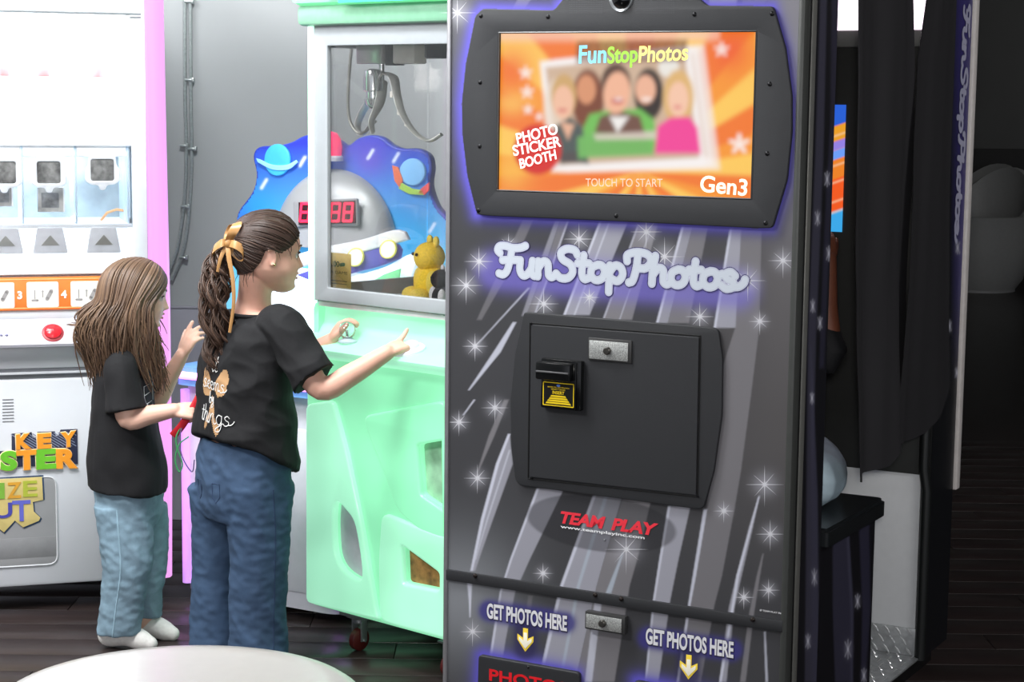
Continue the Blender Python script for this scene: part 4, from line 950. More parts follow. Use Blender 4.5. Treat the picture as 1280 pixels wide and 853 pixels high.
# ================================================================== green crane machine
CYAW = math.radians(41.7)
A = Frame(tuple(at(383, 757, 5.078)), CYAW); af = A.face
cw_ = empty('crane_machine', A.o, CYAW, 'small crane machine with glowing green moulded cabinet and clear window, beside the photo booth', 'arcade machine')
AW, AD = .595, .47
grn = mat('glowing_green_plastic', (110, 190, 145), .3, emit=(158, 248, 196), es=.62, var=.05, scale=2, coat=.3)
grn2 = mat('glowing_green_pale', (125, 192, 155), .3, emit=(178, 252, 214), es=.64, var=.04, scale=2, coat=.3)
def uneven(M, lo, hi):               # LED light is stronger near the lamps inside the shell
    nt = M.node_tree; nz = nt.nodes.new('ShaderNodeTexNoise'); nz.inputs['Scale'].default_value = 4.5; nz.inputs['Detail'].default_value = 1; tc = nt.nodes.new('ShaderNodeTexCoord'); mr = nt.nodes.new('ShaderNodeMapRange')
    mr.inputs['From Min'].default_value = .3; mr.inputs['From Max'].default_value = .7; mr.inputs['To Min'].default_value = lo; mr.inputs['To Max'].default_value = hi
    nt.links.new(tc.outputs['Object'], nz.inputs['Vector']); nt.links.new(nz.outputs['Fac'], mr.inputs['Value']); nt.links.new(mr.outputs[0], nt.nodes['Principled BSDF'].inputs['Emission Strength'])
uneven(grn, .52, .80); uneven(grn2, .56, .82)
grh = mat('green_led_edge', (200, 255, 220), .3, emit=(196, 255, 222), es=1.15)
gry = mat('frame_grey', (152, 157, 161), .4, var=.02)
# shell: rounded box with a hollow front plate on it
MB().box((.006, .105, .12), (AW-.006, AD, .93), .015).build('inner_cabinet', gry, cw_)
def sidepl(x0, x1): return MB().box((x0, .03, .10), (x1, AD, .955), .02)
sidepl(0, .02).build('side_panel', grn, cw_); sidepl(AW-.02, AW).build('side_panel', grn, cw_)
Pf = lambda L, v=0.: [af(x, y, v) for x, y in L]
hole1 = smooth_path([(422, 632), (421, 655), (423, 690), (430, 708), (442, 719), (454, 724), (456, 712), (452, 680), (446, 652), (436, 637), (426, 627), (422, 632)], 5)[:-1]
hole2 = round_poly([(505, 681), (552, 716), (552, 738), (507, 729)], 4, 3)
hole3 = round_poly([(524, 556), (560, 550), (560, 640), (528, 618)], 4, 3)
front = round_poly([(0, .115), (AW, .115), (AW, .82), (0, .82)], [.03, .02, .02, .02], 5)
fplate = flat_plate('front_moulding', [front, Pf(hole1)[::-1], Pf(hole2)[::-1], Pf(hole3)[::-1]], .05, .012, grn, cw_, 0, 3)
# overlapping raised wings of the moulding
wing = round_poly([af(386, 505), af(420, 500), af(436, 560), af(455, 650), af(474, 762), (.30, .128), (.01, .122)], .02, 4)
flat_plate('left_wing', [wing, Pf(hole1)[::-1]], .024, .009, grn2, cw_, -.014, 3)
w2 = round_poly([(.30, .125), (AW-.005, .125), (AW-.005, .40), af(552, 668), af(480, 640), af(476, 700)], .03, 4)
flat_plate('lower_wing', [w2, Pf(hole2)[::-1]], .022, .009, grn2, cw_, -.012, 3)
w3 = round_poly([af(455, 520), af(560, 500), af(560, 690), af(500, 640), af(482, 590)], .03, 4)
flat_plate('chute_surround', [w3, Pf(hole3)[::-1]], .018, .008, grn, cw_, -.010, 3)
# what shows through the openings
def backing(P, nm, m_, v): 
    q = Pf(P); x0, x1 = min(a[0] for a in q)-.02, max(a[0] for a in q)+.02; z0_, z1_ = min(a[1] for a in q)-.02, max(a[1] for a in q)+.02
    return MB().box((x0, v, z0_), (x1, v+.01, z1_)).build(nm, m_, cw_)
backing(hole1, 'service_hatch', mat('hatch_lilac', (206, 202, 212), .5), .014)
backing(hole2, 'prize_chute', mat('chute_brown', (150, 104, 60), .5, var=.5, scale=40), .020)
backing(hole3, 'prize_door', mat('prize_door_clear', (150, 190, 160), .15, var=.3, scale=20), .018)
# upper slope and control deck
prof = [(.03, .80), (-.035, .815), (-.06, .83), (-.064, .842), (-.055, .850), (.035, .872), (.05, .90), (.058, .955), (.10, .962), (.10, .80)]
def extr(nm, prof, x0, x1, m_, bev=0):
    n = len(prof); b = MB(); b.add([(x0, y, z) for y, z in prof]+[(x1, y, z) for y, z in prof], [tuple(range(n)), tuple(range(2*n-1, n-1, -1))]+[(i, n+i, n+(i+1) % n, (i+1) % n) for i in range(n)]); return b.build(nm, m_, cw_, ang=50)
extr('control_shelf', prof, 0.002, AW-.002, grn2)
# printed deck overlay
th = math.atan2(.022, .09)
deck = MB().box((.02, -.052, -.001), (AW-.02, .030, .001), .0005).build('control_overlay', mat('deck_lilac', (140, 160, 168), .3, emit=(150, 215, 205), es=.22), cw_); deck.location = (0, 0, .8625-.0005); deck.rotation_euler = (th, 0, 0)
b = MB(); b.add([(x, y, .0016) for x, y in smooth_path([(.02, -.05), (.12, -.045), (.2, -.03), (.32, -.02), (.42, -.045), (.55, -.05), (.60, -.04)], 4)]+[(x, y, .0016) for x, y in smooth_path([(.02, -.05), (.12, -.045), (.2, -.03), (.32, -.02), (.42, -.045), (.55, -.05), (.60, -.04)], 4)[::-1]], [])
deckc = [((40, 90, 150), [(.03, .005), (.25, .016), (.45, .018), (.45, .010), (.25, .006), (.03, -.004)]), ((60, 180, 170), [(.05, .022), (.2, .026), (.25, .014), (.08, .008)]), ((180, 220, 110), [(.24, .026), (.36, .026), (.34, .014), (.26, .014)]), ((150, 200, 240), [(.30, .012), (.42, .014), (.40, -.006), (.28, .0)]), ((40, 120, 140), [(.34, -.044), (.52, -.044), (.52, -.052), (.34, -.052)])]
for rgb, P in deckc:
    MB().add([(x, y, .0014) for x, y in P], [tuple(range(len(P)))]).build('printed_swirl', mat('swirl_%d_%d_%d' % rgb, rgb, .35, emit=rgb, es=.3), deck, False)
# joystick with clear ball
clr = mat('clear_acrylic', (244, 252, 250), .08, trans=1., ior=1.33, coat=1.)
jx, jz = af(433, 413, -.01); js = MB().lathe([(.026, .0), (.026, .004), (.014, .010), (.009, .016), (0, .018)], 24).build('joystick', mat('joystick_boot', (170, 186, 196), .3), cw_); js.location = (jx+.004, -.008, .862)
MB().tube([(0, 0, .008), (-.004, 0, jz-.862)], .0032, 10).build('stem', mat('chrome', (210, 214, 216), .12, 1.), js)
MB().ball((-.004, 0, jz-.862), .0235, 28, 18).build('ball_top', clr, js)
bx, bz = af(510, 444, -.01); bt = MB().lathe([(.046, 0), (.046, .006), (.042, .010), (.032, .011), (.031, .018), (.026, .022), (0, .024)], 36).build('white_button', mat('white_button_plastic', (226, 224, 232), .3, emit=(240, 236, 246), es=.15), cw_); bt.location = (bx, -.010, .8605); bt.rotation_euler = (th, 0, 0)
# window frame, corner light tubes, glass
fz0, fz1 = .962, 1.70; gx0, gx1, gz0, gz1 = .074, AW-.074, .999, 1.642
flat_plate('window_frame', [rect(.022, fz0, AW-.022, fz1), round_poly(rect(gx0, gz0, gx1, gz1), .006, 3)[::-1]], .016, .003, gry, cw_, .012)
MB().box((gx0-.008, .024, gz0-.008), (gx1+.008, .028, gz1+.008)).build('front_pane', glass('clear_pane'), cw_)
for x0 in (0.002, AW-.020): MB().box((x0, .006, .955), (x0+.018, .030, 1.70), .006).build('corner_light', grh, cw_)
def sframe(nm, x0):
    b = MB(); b.box((x0, .03, .955), (x0+.02, AD, 1.0), .003); b.box((x0, .03, 1.64), (x0+.02, AD, 1.70), .003); return b.build(nm, gry, cw_)
for x0 in (0, AW-.02):
    s_ = sframe('side_frame', x0); MB().box((x0+.008, .03, 1.0), (x0+.012, AD-.014, 1.64)).build('side_pane', glass('clear_pane'), s_)
MB().box((.016, AD-.012, .99), (AW-.016, AD-.008, 1.66)).build('back_pane', glass('clear_pane'), cw_); MB().box((.0, AD-.014, .94), (AW, AD, 1.0), .003).box((.0, AD-.014, 1.64), (AW, AD, 1.72), .003).build('back_frame', gry, cw_)
MB().box((.02, .03, .945), (AW-.02, AD, .957)).build('prize_bed', mat('bed_white', (228, 230, 232), .5), cw_)
# top sign
tp = MB().box((-.035, -.035, 1.745), (AW, AD, 2.0), .03).build('top_sign', mat('glowing_green_sign', (150, 245, 185), .3, emit=(120, 250, 170), es=.62, coat=.3), cw_)
MB().box((-.02, -.012, 1.695), (AW-.005, AD, 1.75), .012).build('sign_underside', mat('pale_green_trim', (120, 168, 140), .35), cw_)
for rgb, P in (((64, 214, 190), [(.17, 1.766), (.62, 1.766), (.62, 1.95), (.20, 1.95)]), ((240, 226, 120), [(.12, 1.778), (.45, 1.775), (.5, 1.79), (.16, 1.796)]), ((236, 120, 70), [(.10, 1.786), (.3, 1.783), (.34, 1.79), (.12, 1.792)])):
    MB().prism([(x_, z_-.016) for x_, z_ in P], -.0372-.0004*(rgb[0] > 200), -.034).build('sign_print', mat('sign_%d_%d_%d' % rgb, rgb, .4, emit=rgb, es=.5), tp, False)
# price card taped inside the glass
q = [af(x, y, .028) for x, y in ((405, 315), (438, 318), (437, 363), (404, 360))]
ca = MB().box((q[0][0], .029, q[2][1]), (q[1][0], .031, q[0][1]), .0003).build('price_card', mat('manila_card', (232, 208, 124), .6), cw_)
gi = mat('card_green_ink', (56, 92, 52), .5); x0, x1, z0_, z1_ = q[0][0], q[1][0], q[2][1], q[0][1]; cxm = (x0+x1)/2
fit_text('card_lettering', '$1.00', (x0+.008, z1_-.037), cxm+.008, .015, gi, ca, y=.0285, bold=.0004); fit_text('card_lettering', 'PER GAME', (x0+.009, z1_-.056), x1-.012, .008, mat('card_pale_ink', (120, 118, 70), .5), ca, y=.0285)
MB().ribbon([(cxm+.014, z1_-.031), (cxm+.026, z1_-.029)], .005, .0283, 8).build('printed_note', mat('note_green', (60, 130, 84), .5), ca, False)
b = MB()
for k in range(2): b.ribbon([(x0+.014, z0_+.022-k*.008), (x1-.014, z0_+.022-k*.008)], .0012, .0284, 0)
b.build('small_print', MATS['card_pale_ink'], ca, False)
# gantry and claw
gv = .20
gx = lambda x, y, v=gv: Vector((af(x, y, v)[0], v, af(x, y, v)[1]))
chr_ = mat('claw_chrome', (222, 225, 227), .15, .75); alu = mat('cast_aluminium', (205, 205, 200), .3, .4, var=.1); drk = mat('dark_bracket', (60, 62, 66), .4, .5); wht = mat('white_motor_case', (226, 222, 214), .45)
a, b_ = gx(452, 48), gx(536, 82)
MB().box((.02, gv-.02, a.z-.005), (AW-.02, gv+.08, a.z+.02), .002).build('gantry_rail', drk, cw_)
car = MB().box((a.x, gv-.01, b_.z+.02), (b_.x, gv+.08, a.z), .003).build('carriage', mat('carriage_grey', (150, 152, 156), .35, .6), cw_)
p, q_ = gx(458, 52), gx(490, 80); MB().box((p.x, gv-.04, q_.z), (q_.x, gv, p.z), .004).build('motor_box', mat('motor_silver', (206, 206, 202), .3, .6), car)
p, q_ = gx(507, 55), gx(534, 80); MB().box((p.x, gv-.05, q_.z), (q_.x, gv, p.z), .005).build('motor_box', wht, car)
p, q_ = gx(491, 50), gx(506, 82); MB().box((p.x, gv-.03, q_.z), (q_.x, gv, p.z), .002).build('bracket', drk, car)
top = gx(477, 80); hub = gx(477, 104); low = gx(477, 138)
claw = MB().tube([top, hub], .008, 12).build('claw', chr_, cw_)
MB().lathe([(.012, .012), (.024, .006), (.027, -.01), (.027, -.046), (.020, -.050), (.020, -.066), (.025, -.070), (.022, -.085), (.010, -.095), (0, -.096)], 28, (top.x-.002, top.y-.03, gx(477, 92).z)).build('hub', chr_, claw)
def arm(pts, nm='arm'):
    P = smooth_path([tuple(gx(*p)) for p in pts], 6)
    n = len(P); MB().tube(P, [(.0045, .019-.011*(i/(n-1))) for i in range(n)], 10, flat=(0, 1, 0)).build(nm, alu, claw)
arm([(484, 92, gv), (492, 98, gv-.02), (496, 118, gv-.04), (503, 142, gv-.06), (518, 165, gv-.06), (536, 176, gv-.05), (552, 168, gv-.04)])
arm([(472, 100, gv), (464, 122, gv+.03), (452, 142, gv+.05), (447, 158, gv+.06), (452, 168, gv+.05), (468, 152, gv+.03)])
arm([(478, 100, gv), (476, 122, gv-.03), (470, 138, gv-.06), (464, 152, gv-.07), (466, 166, gv-.06)])
MB().tube(smooth_path([tuple(gx(*p)) for p in ((440, 55), (437, 85), (435, 125), (437, 150), (446, 165), (456, 165), (466, 152))], 6), .0045, 8).build('coiled_cable', mat('cable_grey', (140, 138, 130), .4, .3), car)
b = MB()
for (x, y) in ((491, 118), (500, 140), (509, 154)): b.box(gx(x-4, y-4, gv-.055), gx(x+4, y+4, gv-.04), .002)
b.build('arm_pads', wht, claw)
# casters
rb = mat('red_wheel', (84, 26, 26), .4); 
cx0, cz0 = af(429, 790); cst = empty('caster', (cx0, .06, 0)); cst.parent = cw_
MB().lathe([(0, -.012), (.026, -.012), (.031, -.008), (.031, .008), (.026, .012), (0, .012)], 24, (0, 0, .031), axis='x').build('wheel', rb, cst)
MB().box((-.026, -.024, .092), (.026, .024, .098), .001).box((-.020, -.010, .028), (-.015, .012, .094), .001).box((.015, -.010, .028), (.020, .012, .094), .001).build('fork', steel, cst)
MB().tube([(-.026, 0, .031), (.026, 0, .031)], .004, 8).build('axle', steel, cst)
MB().lathe([(.016, .078), (.018, .084), (.016, .092)], 18).build('swivel', steel, cst)
for x, y in ((AW-.10, .06), (.12, AD-.06), (AW-.10, AD-.06)):
    c_ = copy_tree(cst, cw_); c_.location = (x, y, 0)
MB().box((.10, .03, .097), (.20, .12, .115), .002).build('caster_mount', steel, cw_)
MB().box((-.012, .05, .10), (.02, .09, .125), .004).build('base_bracket', steel, cw_)
# soft toys in the bed
def plush(name, label, px, py, v_, s, c1, c2):
    x, z = af(px, py, v_); x = min(x, AW-.022-.084*s); t = empty(name, A.world(np.array([x, v_, .9575])), CYAW+.5, label, 'soft toy', None)
    m1 = mat('plush_%d_%d_%d' % c1, c1, .95, var=.15, scale=200, bump=.6); m2 = mat('plush_%d_%d_%d' % c2, c2, .95, var=.15, scale=200, bump=.6)
    MB().ball((0, 0, .055*s), (.06*s, .055*s, .056*s), 24, 14).build('body', m1, t)
    hd = MB().ball((0, -.01, .13*s), (.048*s, .045*s, .043*s), 24, 14).build('head', m1, t)
    for sx in (-1, 1):
        MB().ball((sx*.03*s, 0, .175*s), (.014*s, .009*s, .016*s), 12, 8).build('ear', m2, hd); MB().ball((sx*.062*s, -.02, .06*s), (.02*s, .018*s, .036*s), 12, 8).build('arm', m2, t); MB().ball((sx*.036*s, -.05*s, .022*s), (.024*s, .032*s, .022*s), 12, 8).build('foot', m2, t)
        MB().ball((sx*.018*s, -.054*s, .138*s), .005*s, 8, 6).build('eye', mat('button_eye', (10, 10, 10), .1), hd)
plush('soft_toy', 'yellow soft toy lying in the right of the crane machine window', 541, 350, .24, .95, (232, 196, 60), (226, 200, 90))
plush('soft_toy', 'black and white soft toy at the bottom right corner of the crane machine window', 556, 362, .12, .62, (34, 34, 38), (214, 214, 216))
# ================================================================== space game behind
O_ = onfloor(229, 736, .03); SYAW = math.radians(30)
Sx = Frame(tuple(O_), SYAW); sf = Sx.face
sg = empty('space_game', Sx.o, SYAW, 'white arcade game with blue planet backboard and flying saucer display, behind the older girl', 'arcade machine')
whs = mat('white_game_shell', (214, 212, 224), .35, var=.02)
pur = mat('violet_light_edge', (220, 170, 250), .35, emit=(212, 150, 250), es=.75)
pnk = mat('pink_neon', (255, 170, 240), .35, emit=(255, 150, 240), es=2.0)
SW, SD = .58, .50
bot = round_poly([(0, 0), (SW, 0), (SW, SD), (0, SD)], [.06, .06, .02, .02], 6)
def prism_z(P, z0, z1, nm, m_, parent=sg):
    n = len(P); return MB().add([(x, y, z0) for x, y in P]+[(x, y, z1) for x, y in P], [tuple(range(n))[::-1], tuple(range(n, 2*n))]+[(i, (i+1) % n, n+(i+1) % n, n+i) for i in range(n)]).build(nm, m_, parent)
prism_z(bot, .03, .66, 'base_cabinet', whs)
MB().tube([(.012, .008, .05), (.012, .008, .64)], .016, 12).build('light_edge', pur, sg)
MB().tube([(SW-.012, .008, .05), (SW-.012, .008, .64)], .016, 12).build('light_edge', pur, sg)
MB().box((.05, -.004, .08), (SW-.05, .01, .56), .003).build('front_door', whs, sg)
# deck
dk = round_poly([(.0, -.04), (SW, -.04), (SW, SD), (.0, SD)], [.05, .05, .02, .02], 6)
prism_z(dk, .66, .715, 'deck', mat('deck_blue', (110, 160, 214), .3, emit=(90, 150, 230), es=.22))
dp = [(x*1.0, y) for x, y in dk]; b = MB(); b.tube([(.002, SD*.8, .69)]+[(.002, .03, .69), (.008, -.02, .69), (.035, -.042, .69), (SW-.01, -.042, .69)], .011, 10); b.build('neon_edge', pnk, sg)
# glowing caps added to imitate coloured LED reflections
for px, py, rgb in ((382, 448, (70, 230, 120)), (377, 462, (236, 70, 150)), (368, 470, (110, 120, 250))):
    x, z = sf(px, py, .05); MB().lathe([(.016, 0), (.016, .01), (.010, .016), (0, .018)], 18).build('led_reflection_cap', mat('lit_button_%d' % rgb[0], rgb, .3, emit=rgb, es=.9), sg).location = (x, .05, .715)
# glowing playfield body under the saucer
BV = .40
bp = lambda L, v=BV: [sf(x, y, v) for x, y in L]
glow = mat('glowing_playfield', (236, 244, 250), .4, emit=(228, 244, 255), es=1.0)
zt = sf(400, 345, BV)[1]
flat_plate('lit_playfield', [round_poly(bp([(318, 330), (545, 350), (545, 470), (318, 450)]), .03, 4)], .03, .006, glow, sg, BV-.01)
# blue backboard
edge = [(268, 460), (270, 330), (292, 290), (296, 266), (314, 240), (319, 218), (315, 196), (322, 184), (345, 182), (362, 178), (378, 170), (395, 168), (415, 172), (432, 182), (446, 173), (462, 169), (476, 172), (488, 181), (502, 186), (520, 186), (534, 194), (538, 210), (536, 232), (545, 258), (560, 275), (575, 300), (580, 480)]
board = flat_plate('backboard', [bp(smooth_path(edge, 4))], .03, .006, mat('backboard_edge_blue', (52, 70, 190), .4), sg, BV+.005)
bx0, bz0 = sf(262, 470, BV); bx1, bz1 = sf(585, 160, BV)
bpos = lambda U, Z: np.stack([U, np.zeros_like(U)+BV+.003, Z], -1)
EP = np.array(bp(smooth_path(edge, 4)))
def bxy(U, Z):
    x, y = project(Sx.world(bpos(U, Z)).reshape(-1, 3)); return x.reshape(U.shape), y.reshape(U.shape)
def bcol(U, Z):
    x, y = bxy(U, Z); t = np.clip((y-180-.0*(x-400))/150, 0, 1)
    c = LIN((48, 58, 190))*(1-t[..., None]) + LIN((84, 190, 232))*t[..., None]
    c = over(c, LIN((96, 70, 190)), .7*np.exp(-((x-462)/22)**2-((y-200)/22)**2)); c = over(c, LIN((40, 150, 235)), .7*np.exp(-((x-318)/30)**2-((y-262)/28)**2)); c = over(c, LIN((60, 70, 200)), .6*np.exp(-((x-300)/14)**2-((y-285)/26)**2))
    for x0, y0 in ((330, 230), (378, 202), (463, 193), (495, 197), (540, 285)): c = over(c, LIN((225, 235, 255)), .85*np.exp(-(seg_dist(x, y, [(x0-3, y0+5), (x0+3, y0-5)])/2)**2))
    c = over(c, LIN((150, 225, 245)), .6*np.clip((y-310)/50, 0, 1))
    return c
paint_grid('backboard_print', np.linspace(min(EP[:, 0]), max(EP[:, 0]), 170), np.linspace(min(EP[:, 1]), max(EP[:, 1]), 170), bpos, bcol, mat('backboard_print', attr='print', rough=.35, es=.28), board, mask=lambda U, Z: poly_mask(U, Z, EP)[1] > .004)
def disc(nm, P, m_, y, parent, th=.01, bv=.003): return flat_plate(nm, [bp(P, y)], th, bv, m_, parent, y)
def ell(cx, cy, rx, ry, rot=0, n=28): return [(cx+rx*math.cos(a)*math.cos(rot)-ry*math.sin(a)*math.sin(rot), cy+rx*math.cos(a)*math.sin(rot)+ry*math.sin(a)*math.cos(rot)) for a in [6.2832*i/n for i in range(n)]]
# planets
pb = mat('planet_cyan', (70, 178, 232), .4, emit=(60, 170, 235), es=.25); rg = mat('planet_ring', (150, 210, 240), .4, emit=(150, 210, 245), es=.2)
pl1 = disc('planet', ell(346, 200, 16, 20), pb, BV-.008, board); disc('planet_ring_front', [(320, 198)]+[(x, y) for x, y in smooth_path([(322, 203), (340, 212), (360, 212), (372, 203)], 5)]+[(x, y) for x, y in smooth_path([(370, 200), (358, 206), (340, 206), (324, 199)], 5)], rg, BV-.012, pl1, .004, .001)
pl2 = disc('planet', ell(515, 215, 16, 17), mat('planet_pale_blue', (130, 190, 240), .4, emit=(130, 190, 240), es=.3), BV-.010, board)
for nm, rgb, P in (('ring_orange', (226, 110, 70), [(490, 207), (497, 209), (503, 225), (500, 236), (493, 226)]), ('ring_green', (160, 200, 80), [(500, 228), (515, 236), (528, 238), (530, 244), (512, 243), (498, 236)]), ('ring_red', (222, 80, 80), [(526, 236), (536, 228), (536, 238), (530, 244), (522, 243)])): disc(nm, P, mat('pr_'+nm, rgb, .45, emit=rgb, es=.25), BV-.014, pl2, .006, .001)
# saucer: silver dome with number display, white rim, violet band with round lamps
R0 = -.20
sil = mat('silver_dome', (172, 174, 176), .35, .2, var=.04, scale=6)
cxd, czd = sf(421, 300, BV); rx = sf(498, 300, BV)[0]-cxd; rz = sf(421, 203, BV)[1]-czd
v = []; f = []; n, m_ = 40, 14
for i in range(m_+1):
    t = (math.pi/2)*i/m_
    for j in range(n+1):
        a = math.pi*j/n; q = (rx*math.cos(t)*math.cos(a), -.075*math.sin(t)*1.0, rz*math.cos(t)*math.sin(a)) if False else (rx*math.cos(a)*math.cos(t), -.085*math.sin(t), rz*(math.sin(a)*1.0)*math.cos(t))
        v.append((cxd+q[0], BV-.006+q[1], czd+q[2]-.02))
for i in range(m_):
    for j in range(n): f.append((i*(n+1)+j, i*(n+1)+j+1, (i+1)*(n+1)+j+1, (i+1)*(n+1)+j))
saucer = MB().add(v, f).build('saucer_dome', sil, sg)
wb_ = mat('saucer_white', (232, 234, 238), .35, emit=(230, 236, 244), es=.12)
disc('saucer_rim', smooth_path([(338, 335), (360, 322), (400, 310), (450, 300), (490, 288), (505, 290)], 5)+smooth_path([(510, 300), (492, 305), (450, 316), (405, 326), (365, 338), (345, 346)], 5), wb_, BV-.10, saucer, .02, .006)
disc('lamp_band', smooth_path([(370, 344), (410, 330), (450, 317), (490, 305), (500, 312)], 5)+smooth_path([(498, 324), (470, 334), (430, 344), (390, 352)], 5), mat('violet_band', (92, 92, 176), .4, emit=(90, 90, 190), es=.15), BV-.095, saucer, .02, .005)
disc('saucer_belly', smooth_path([(400, 352), (440, 345), (480, 334), (512, 318), (520, 330)], 5)+smooth_path([(512, 352), (470, 372), (420, 376)], 5), glow, BV-.085, saucer, .02, .005)
disc('green_fin', [(464, 352), (480, 343), (500, 336), (498, 352), (484, 356)], mat('fin_green', (130, 224, 160), .4, emit=(120, 226, 160), es=.4), BV-.105, saucer, .008, .002)
ylw = mat('saucer_lamp', (255, 250, 190), .3, emit=(255, 250, 176), es=1.8); yrim = mat('saucer_lamp_rim', (220, 214, 90), .4, emit=(220, 216, 80), es=.5)
for x, y in ((402, 333), (443, 322), (484, 312)):
    lo = disc('round_lamp', ell(x, y, 10, 12, .3), yrim, BV-.112, saucer, .012, .003); disc('lamp_face', ell(x, y, 8.5, 10.5, .3), ylw, BV-.120, lo, .008, .002)
# seven segment display
dz = BV-.094
disc('display_panel', round_poly([(366, 252), (446, 248), (447, 282), (367, 284)], 3, 3), mat('display_grey', (150, 150, 152), .4), dz, saucer, .012, .002)
disp = disc('display_window', [(373, 253), (443, 251), (444, 279), (373, 281)], mat('display_dark', (58, 26, 30), .2), dz-.006, saucer, .006, .001)
seg = mat('segment_red', (255, 40, 70), .3, emit=(255, 46, 84), es=1.6)
for cx_ in (381, 400, 419, 435):
    b = MB(); w, h = 5.0, 11.0; cy = 265.5; sl = 1.0
    p = {'a': ((-w, -h), (w, -h)), 'g': ((-w, 0), (w, 0)), 'd': ((-w, h), (w, h)), 'f': ((-w, -h), (-w, 0)), 'e': ((-w, 0), (-w, h)), 'b': ((w, -h), (w, 0)), 'c': ((w, 0), (w, h))}
    for k, ((x0, y0), (x1, y1)) in p.items():
        a0, a1 = sf(cx_+x0-y0*.09, cy+y0, dz-.008), sf(cx_+x1-y1*.09, cy+y1, dz-.008); b.ribbon([a0, a1], .0040, dz-.0085, 8)
    b.build('digit', seg, disp, False)
# red beacon on top
x, z = sf(420, 196, BV); be = MB().lathe([(.034, 0), (.036, .03), (.032, .055), (.02, .072), (0, .078)], 28).build('beacon', mat('beacon_red', (255, 60, 110), .25, emit=(255, 40, 104), es=.8), sg); be.location = (x, BV-.03, z)
MB().lathe([(.04, -.012), (.04, 0), (.036, .004)], 28).build('beacon_base', whs, be)
MB().box((.1, BV+.02, .715), (SW-.1, SD, 1.1), .01).build('back_pillar', whs, sg)
# ================================================================== people
V = Vector
def merged(name, mb, voxel, it, material, parent, wrinkle=None):
    """fuse overlapping shapes into one continuous skin"""
    me = bpy.data.meshes.new(name); me.from_pydata(mb.v, [], mb.f); me.update()
    bm = bmesh.new(); bm.from_mesh(me); bmesh.ops.recalc_face_normals(bm, faces=bm.faces); bm.to_mesh(me); bm.free()
    o = bpy.data.objects.new('tmp', me); COL.objects.link(o)
    r = o.modifiers.new('r', 'REMESH'); r.mode = 'VOXEL'; r.voxel_size = voxel
    s = o.modifiers.new('s', 'SMOOTH'); s.iterations = it; s.factor = .5
    bpy.context.view_layer.update(); m2 = bpy.data.meshes.new_from_object(o.evaluated_get(bpy.context.evaluated_depsgraph_get()))
    bpy.data.objects.remove(o); bpy.data.meshes.remove(me); m2.name = name
    if wrinkle:
        n = len(m2.vertices); co = np.empty(n*3); m2.vertices.foreach_get('co', co); co = co.reshape(-1, 3); no = np.empty(n*3); m2.vertices.foreach_get('normal', no); no = no.reshape(-1, 3)
        d = np.array([wrinkle(V(c), V(q)) for c, q in zip(co, no)]); co = co + no*d[:, None]; m2.vertices.foreach_set('co', co.ravel()); m2.update()
    m2.shade_smooth()
    return link(name, m2, material, parent)
def bvh(o):
    me = o.data; return BVHTree.FromPolygons([v.co.copy() for v in me.vertices], [tuple(p.vertices) for p in me.polygons])
def loft(mb, rings, n=36, ex=2.2):
    """rings: (centre, vector A, vector B)"""
    v = []; f = []
    for c, a, b in rings:
        for j in range(n):
            t = 2*math.pi*j/n; ca, sa = math.cos(t), math.sin(t); k = (abs(ca)**ex+abs(sa)**ex)**(-1/ex); v.append(c + a*(ca*k) + b*(sa*k))
    for i in range(len(rings)-1):
        for j in range(n): f.append((i*n+j, i*n+(j+1) % n, (i+1)*n+(j+1) % n, (i+1)*n+j))
    f.append(tuple(range(n))[::-1]); f.append(tuple((len(rings)-1)*n+j for j in range(n)))
    mb.add(v, f)
def limb(mb, pts, rad, n=16, k=5, tip=True):
    P = smooth_path([tuple(p)+(r,) for p, r in zip(pts, rad)], k)
    mb.tube([p[:3] for p in P], [p[3] for p in P], n)
    mb.ball(pts[0], rad[0], 14, 8)
    if tip: mb.ball(pts[-1], rad[-1], 14, 8)
def hand(mb, w, fwd, back, thumb, s=1., curl=(25, 30, 35, 40), spread=8, th_out=.6, th_curl=20):
    """w wrist; fwd towards the fingers; back = back of the hand; thumb = thumb side"""
    fwd = V(fwd).normalized(); back = V(back); back = (back - fwd*back.dot(fwd)).normalized(); side = fwd.cross(back); side = side if side.dot(V(thumb)) > 0 else -side; side.normalize()
    offs = (.0205, .0070, -.0065, -.0190); lens = (.047, .052, .048, .037); nails = []
    for o in (.016, .005, -.006, -.016): limb(mb, [w+side*o*.6*s, w+fwd*.028*s+side*o*1.0*s+back*.002*s, w+fwd*.052*s+side*o*1.15*s], [.0105*s, .0110*s, .0088*s], 10, 3)
    for i in range(4):
        p = w + fwd*(.052 - (.004 if i in (0,) else .008 if i == 3 else 0))*s + side*offs[i]*s; a = math.radians(spread*(1.2-i*.8)); d0 = (fwd*math.cos(a)+side*math.sin(a)).normalized()
        pts = [p - d0*.008*s]; c = 0; q = p
        pts.append(q)
        for k, fr in enumerate((.44, .32, .24)):
            c += math.radians(curl[i]*(1, 1.15, .7)[k]); d = (d0*math.cos(c) - back*math.sin(c)); q = q + d*lens[i]*fr*s; pts.append(q)
        r = (.0076, .0072, .0072, .0064)[i]*s; limb(mb, pts, [r*1.1, r*1.08, r*.98, r*.9, r*.78], 10, 4)
    b = w + fwd*.014*s + side*.017*s - back*.004*s; d = (fwd*(1-th_out*.45)+side*th_out-back*.35).normalized(); q = [b, b+d*.020*s]; c = math.radians(th_curl); d2 = (d*math.cos(c)+fwd*math.sin(c)).normalized(); q.append(q[-1]+d2*.019*s); d3 = (d*math.cos(c*2)+fwd*math.sin(c*2)).normalized(); q.append(q[-1]+d3*.016*s)
    limb(mb, q, [.0115*s, .0098*s, .0086*s, .0070*s], 10, 4)
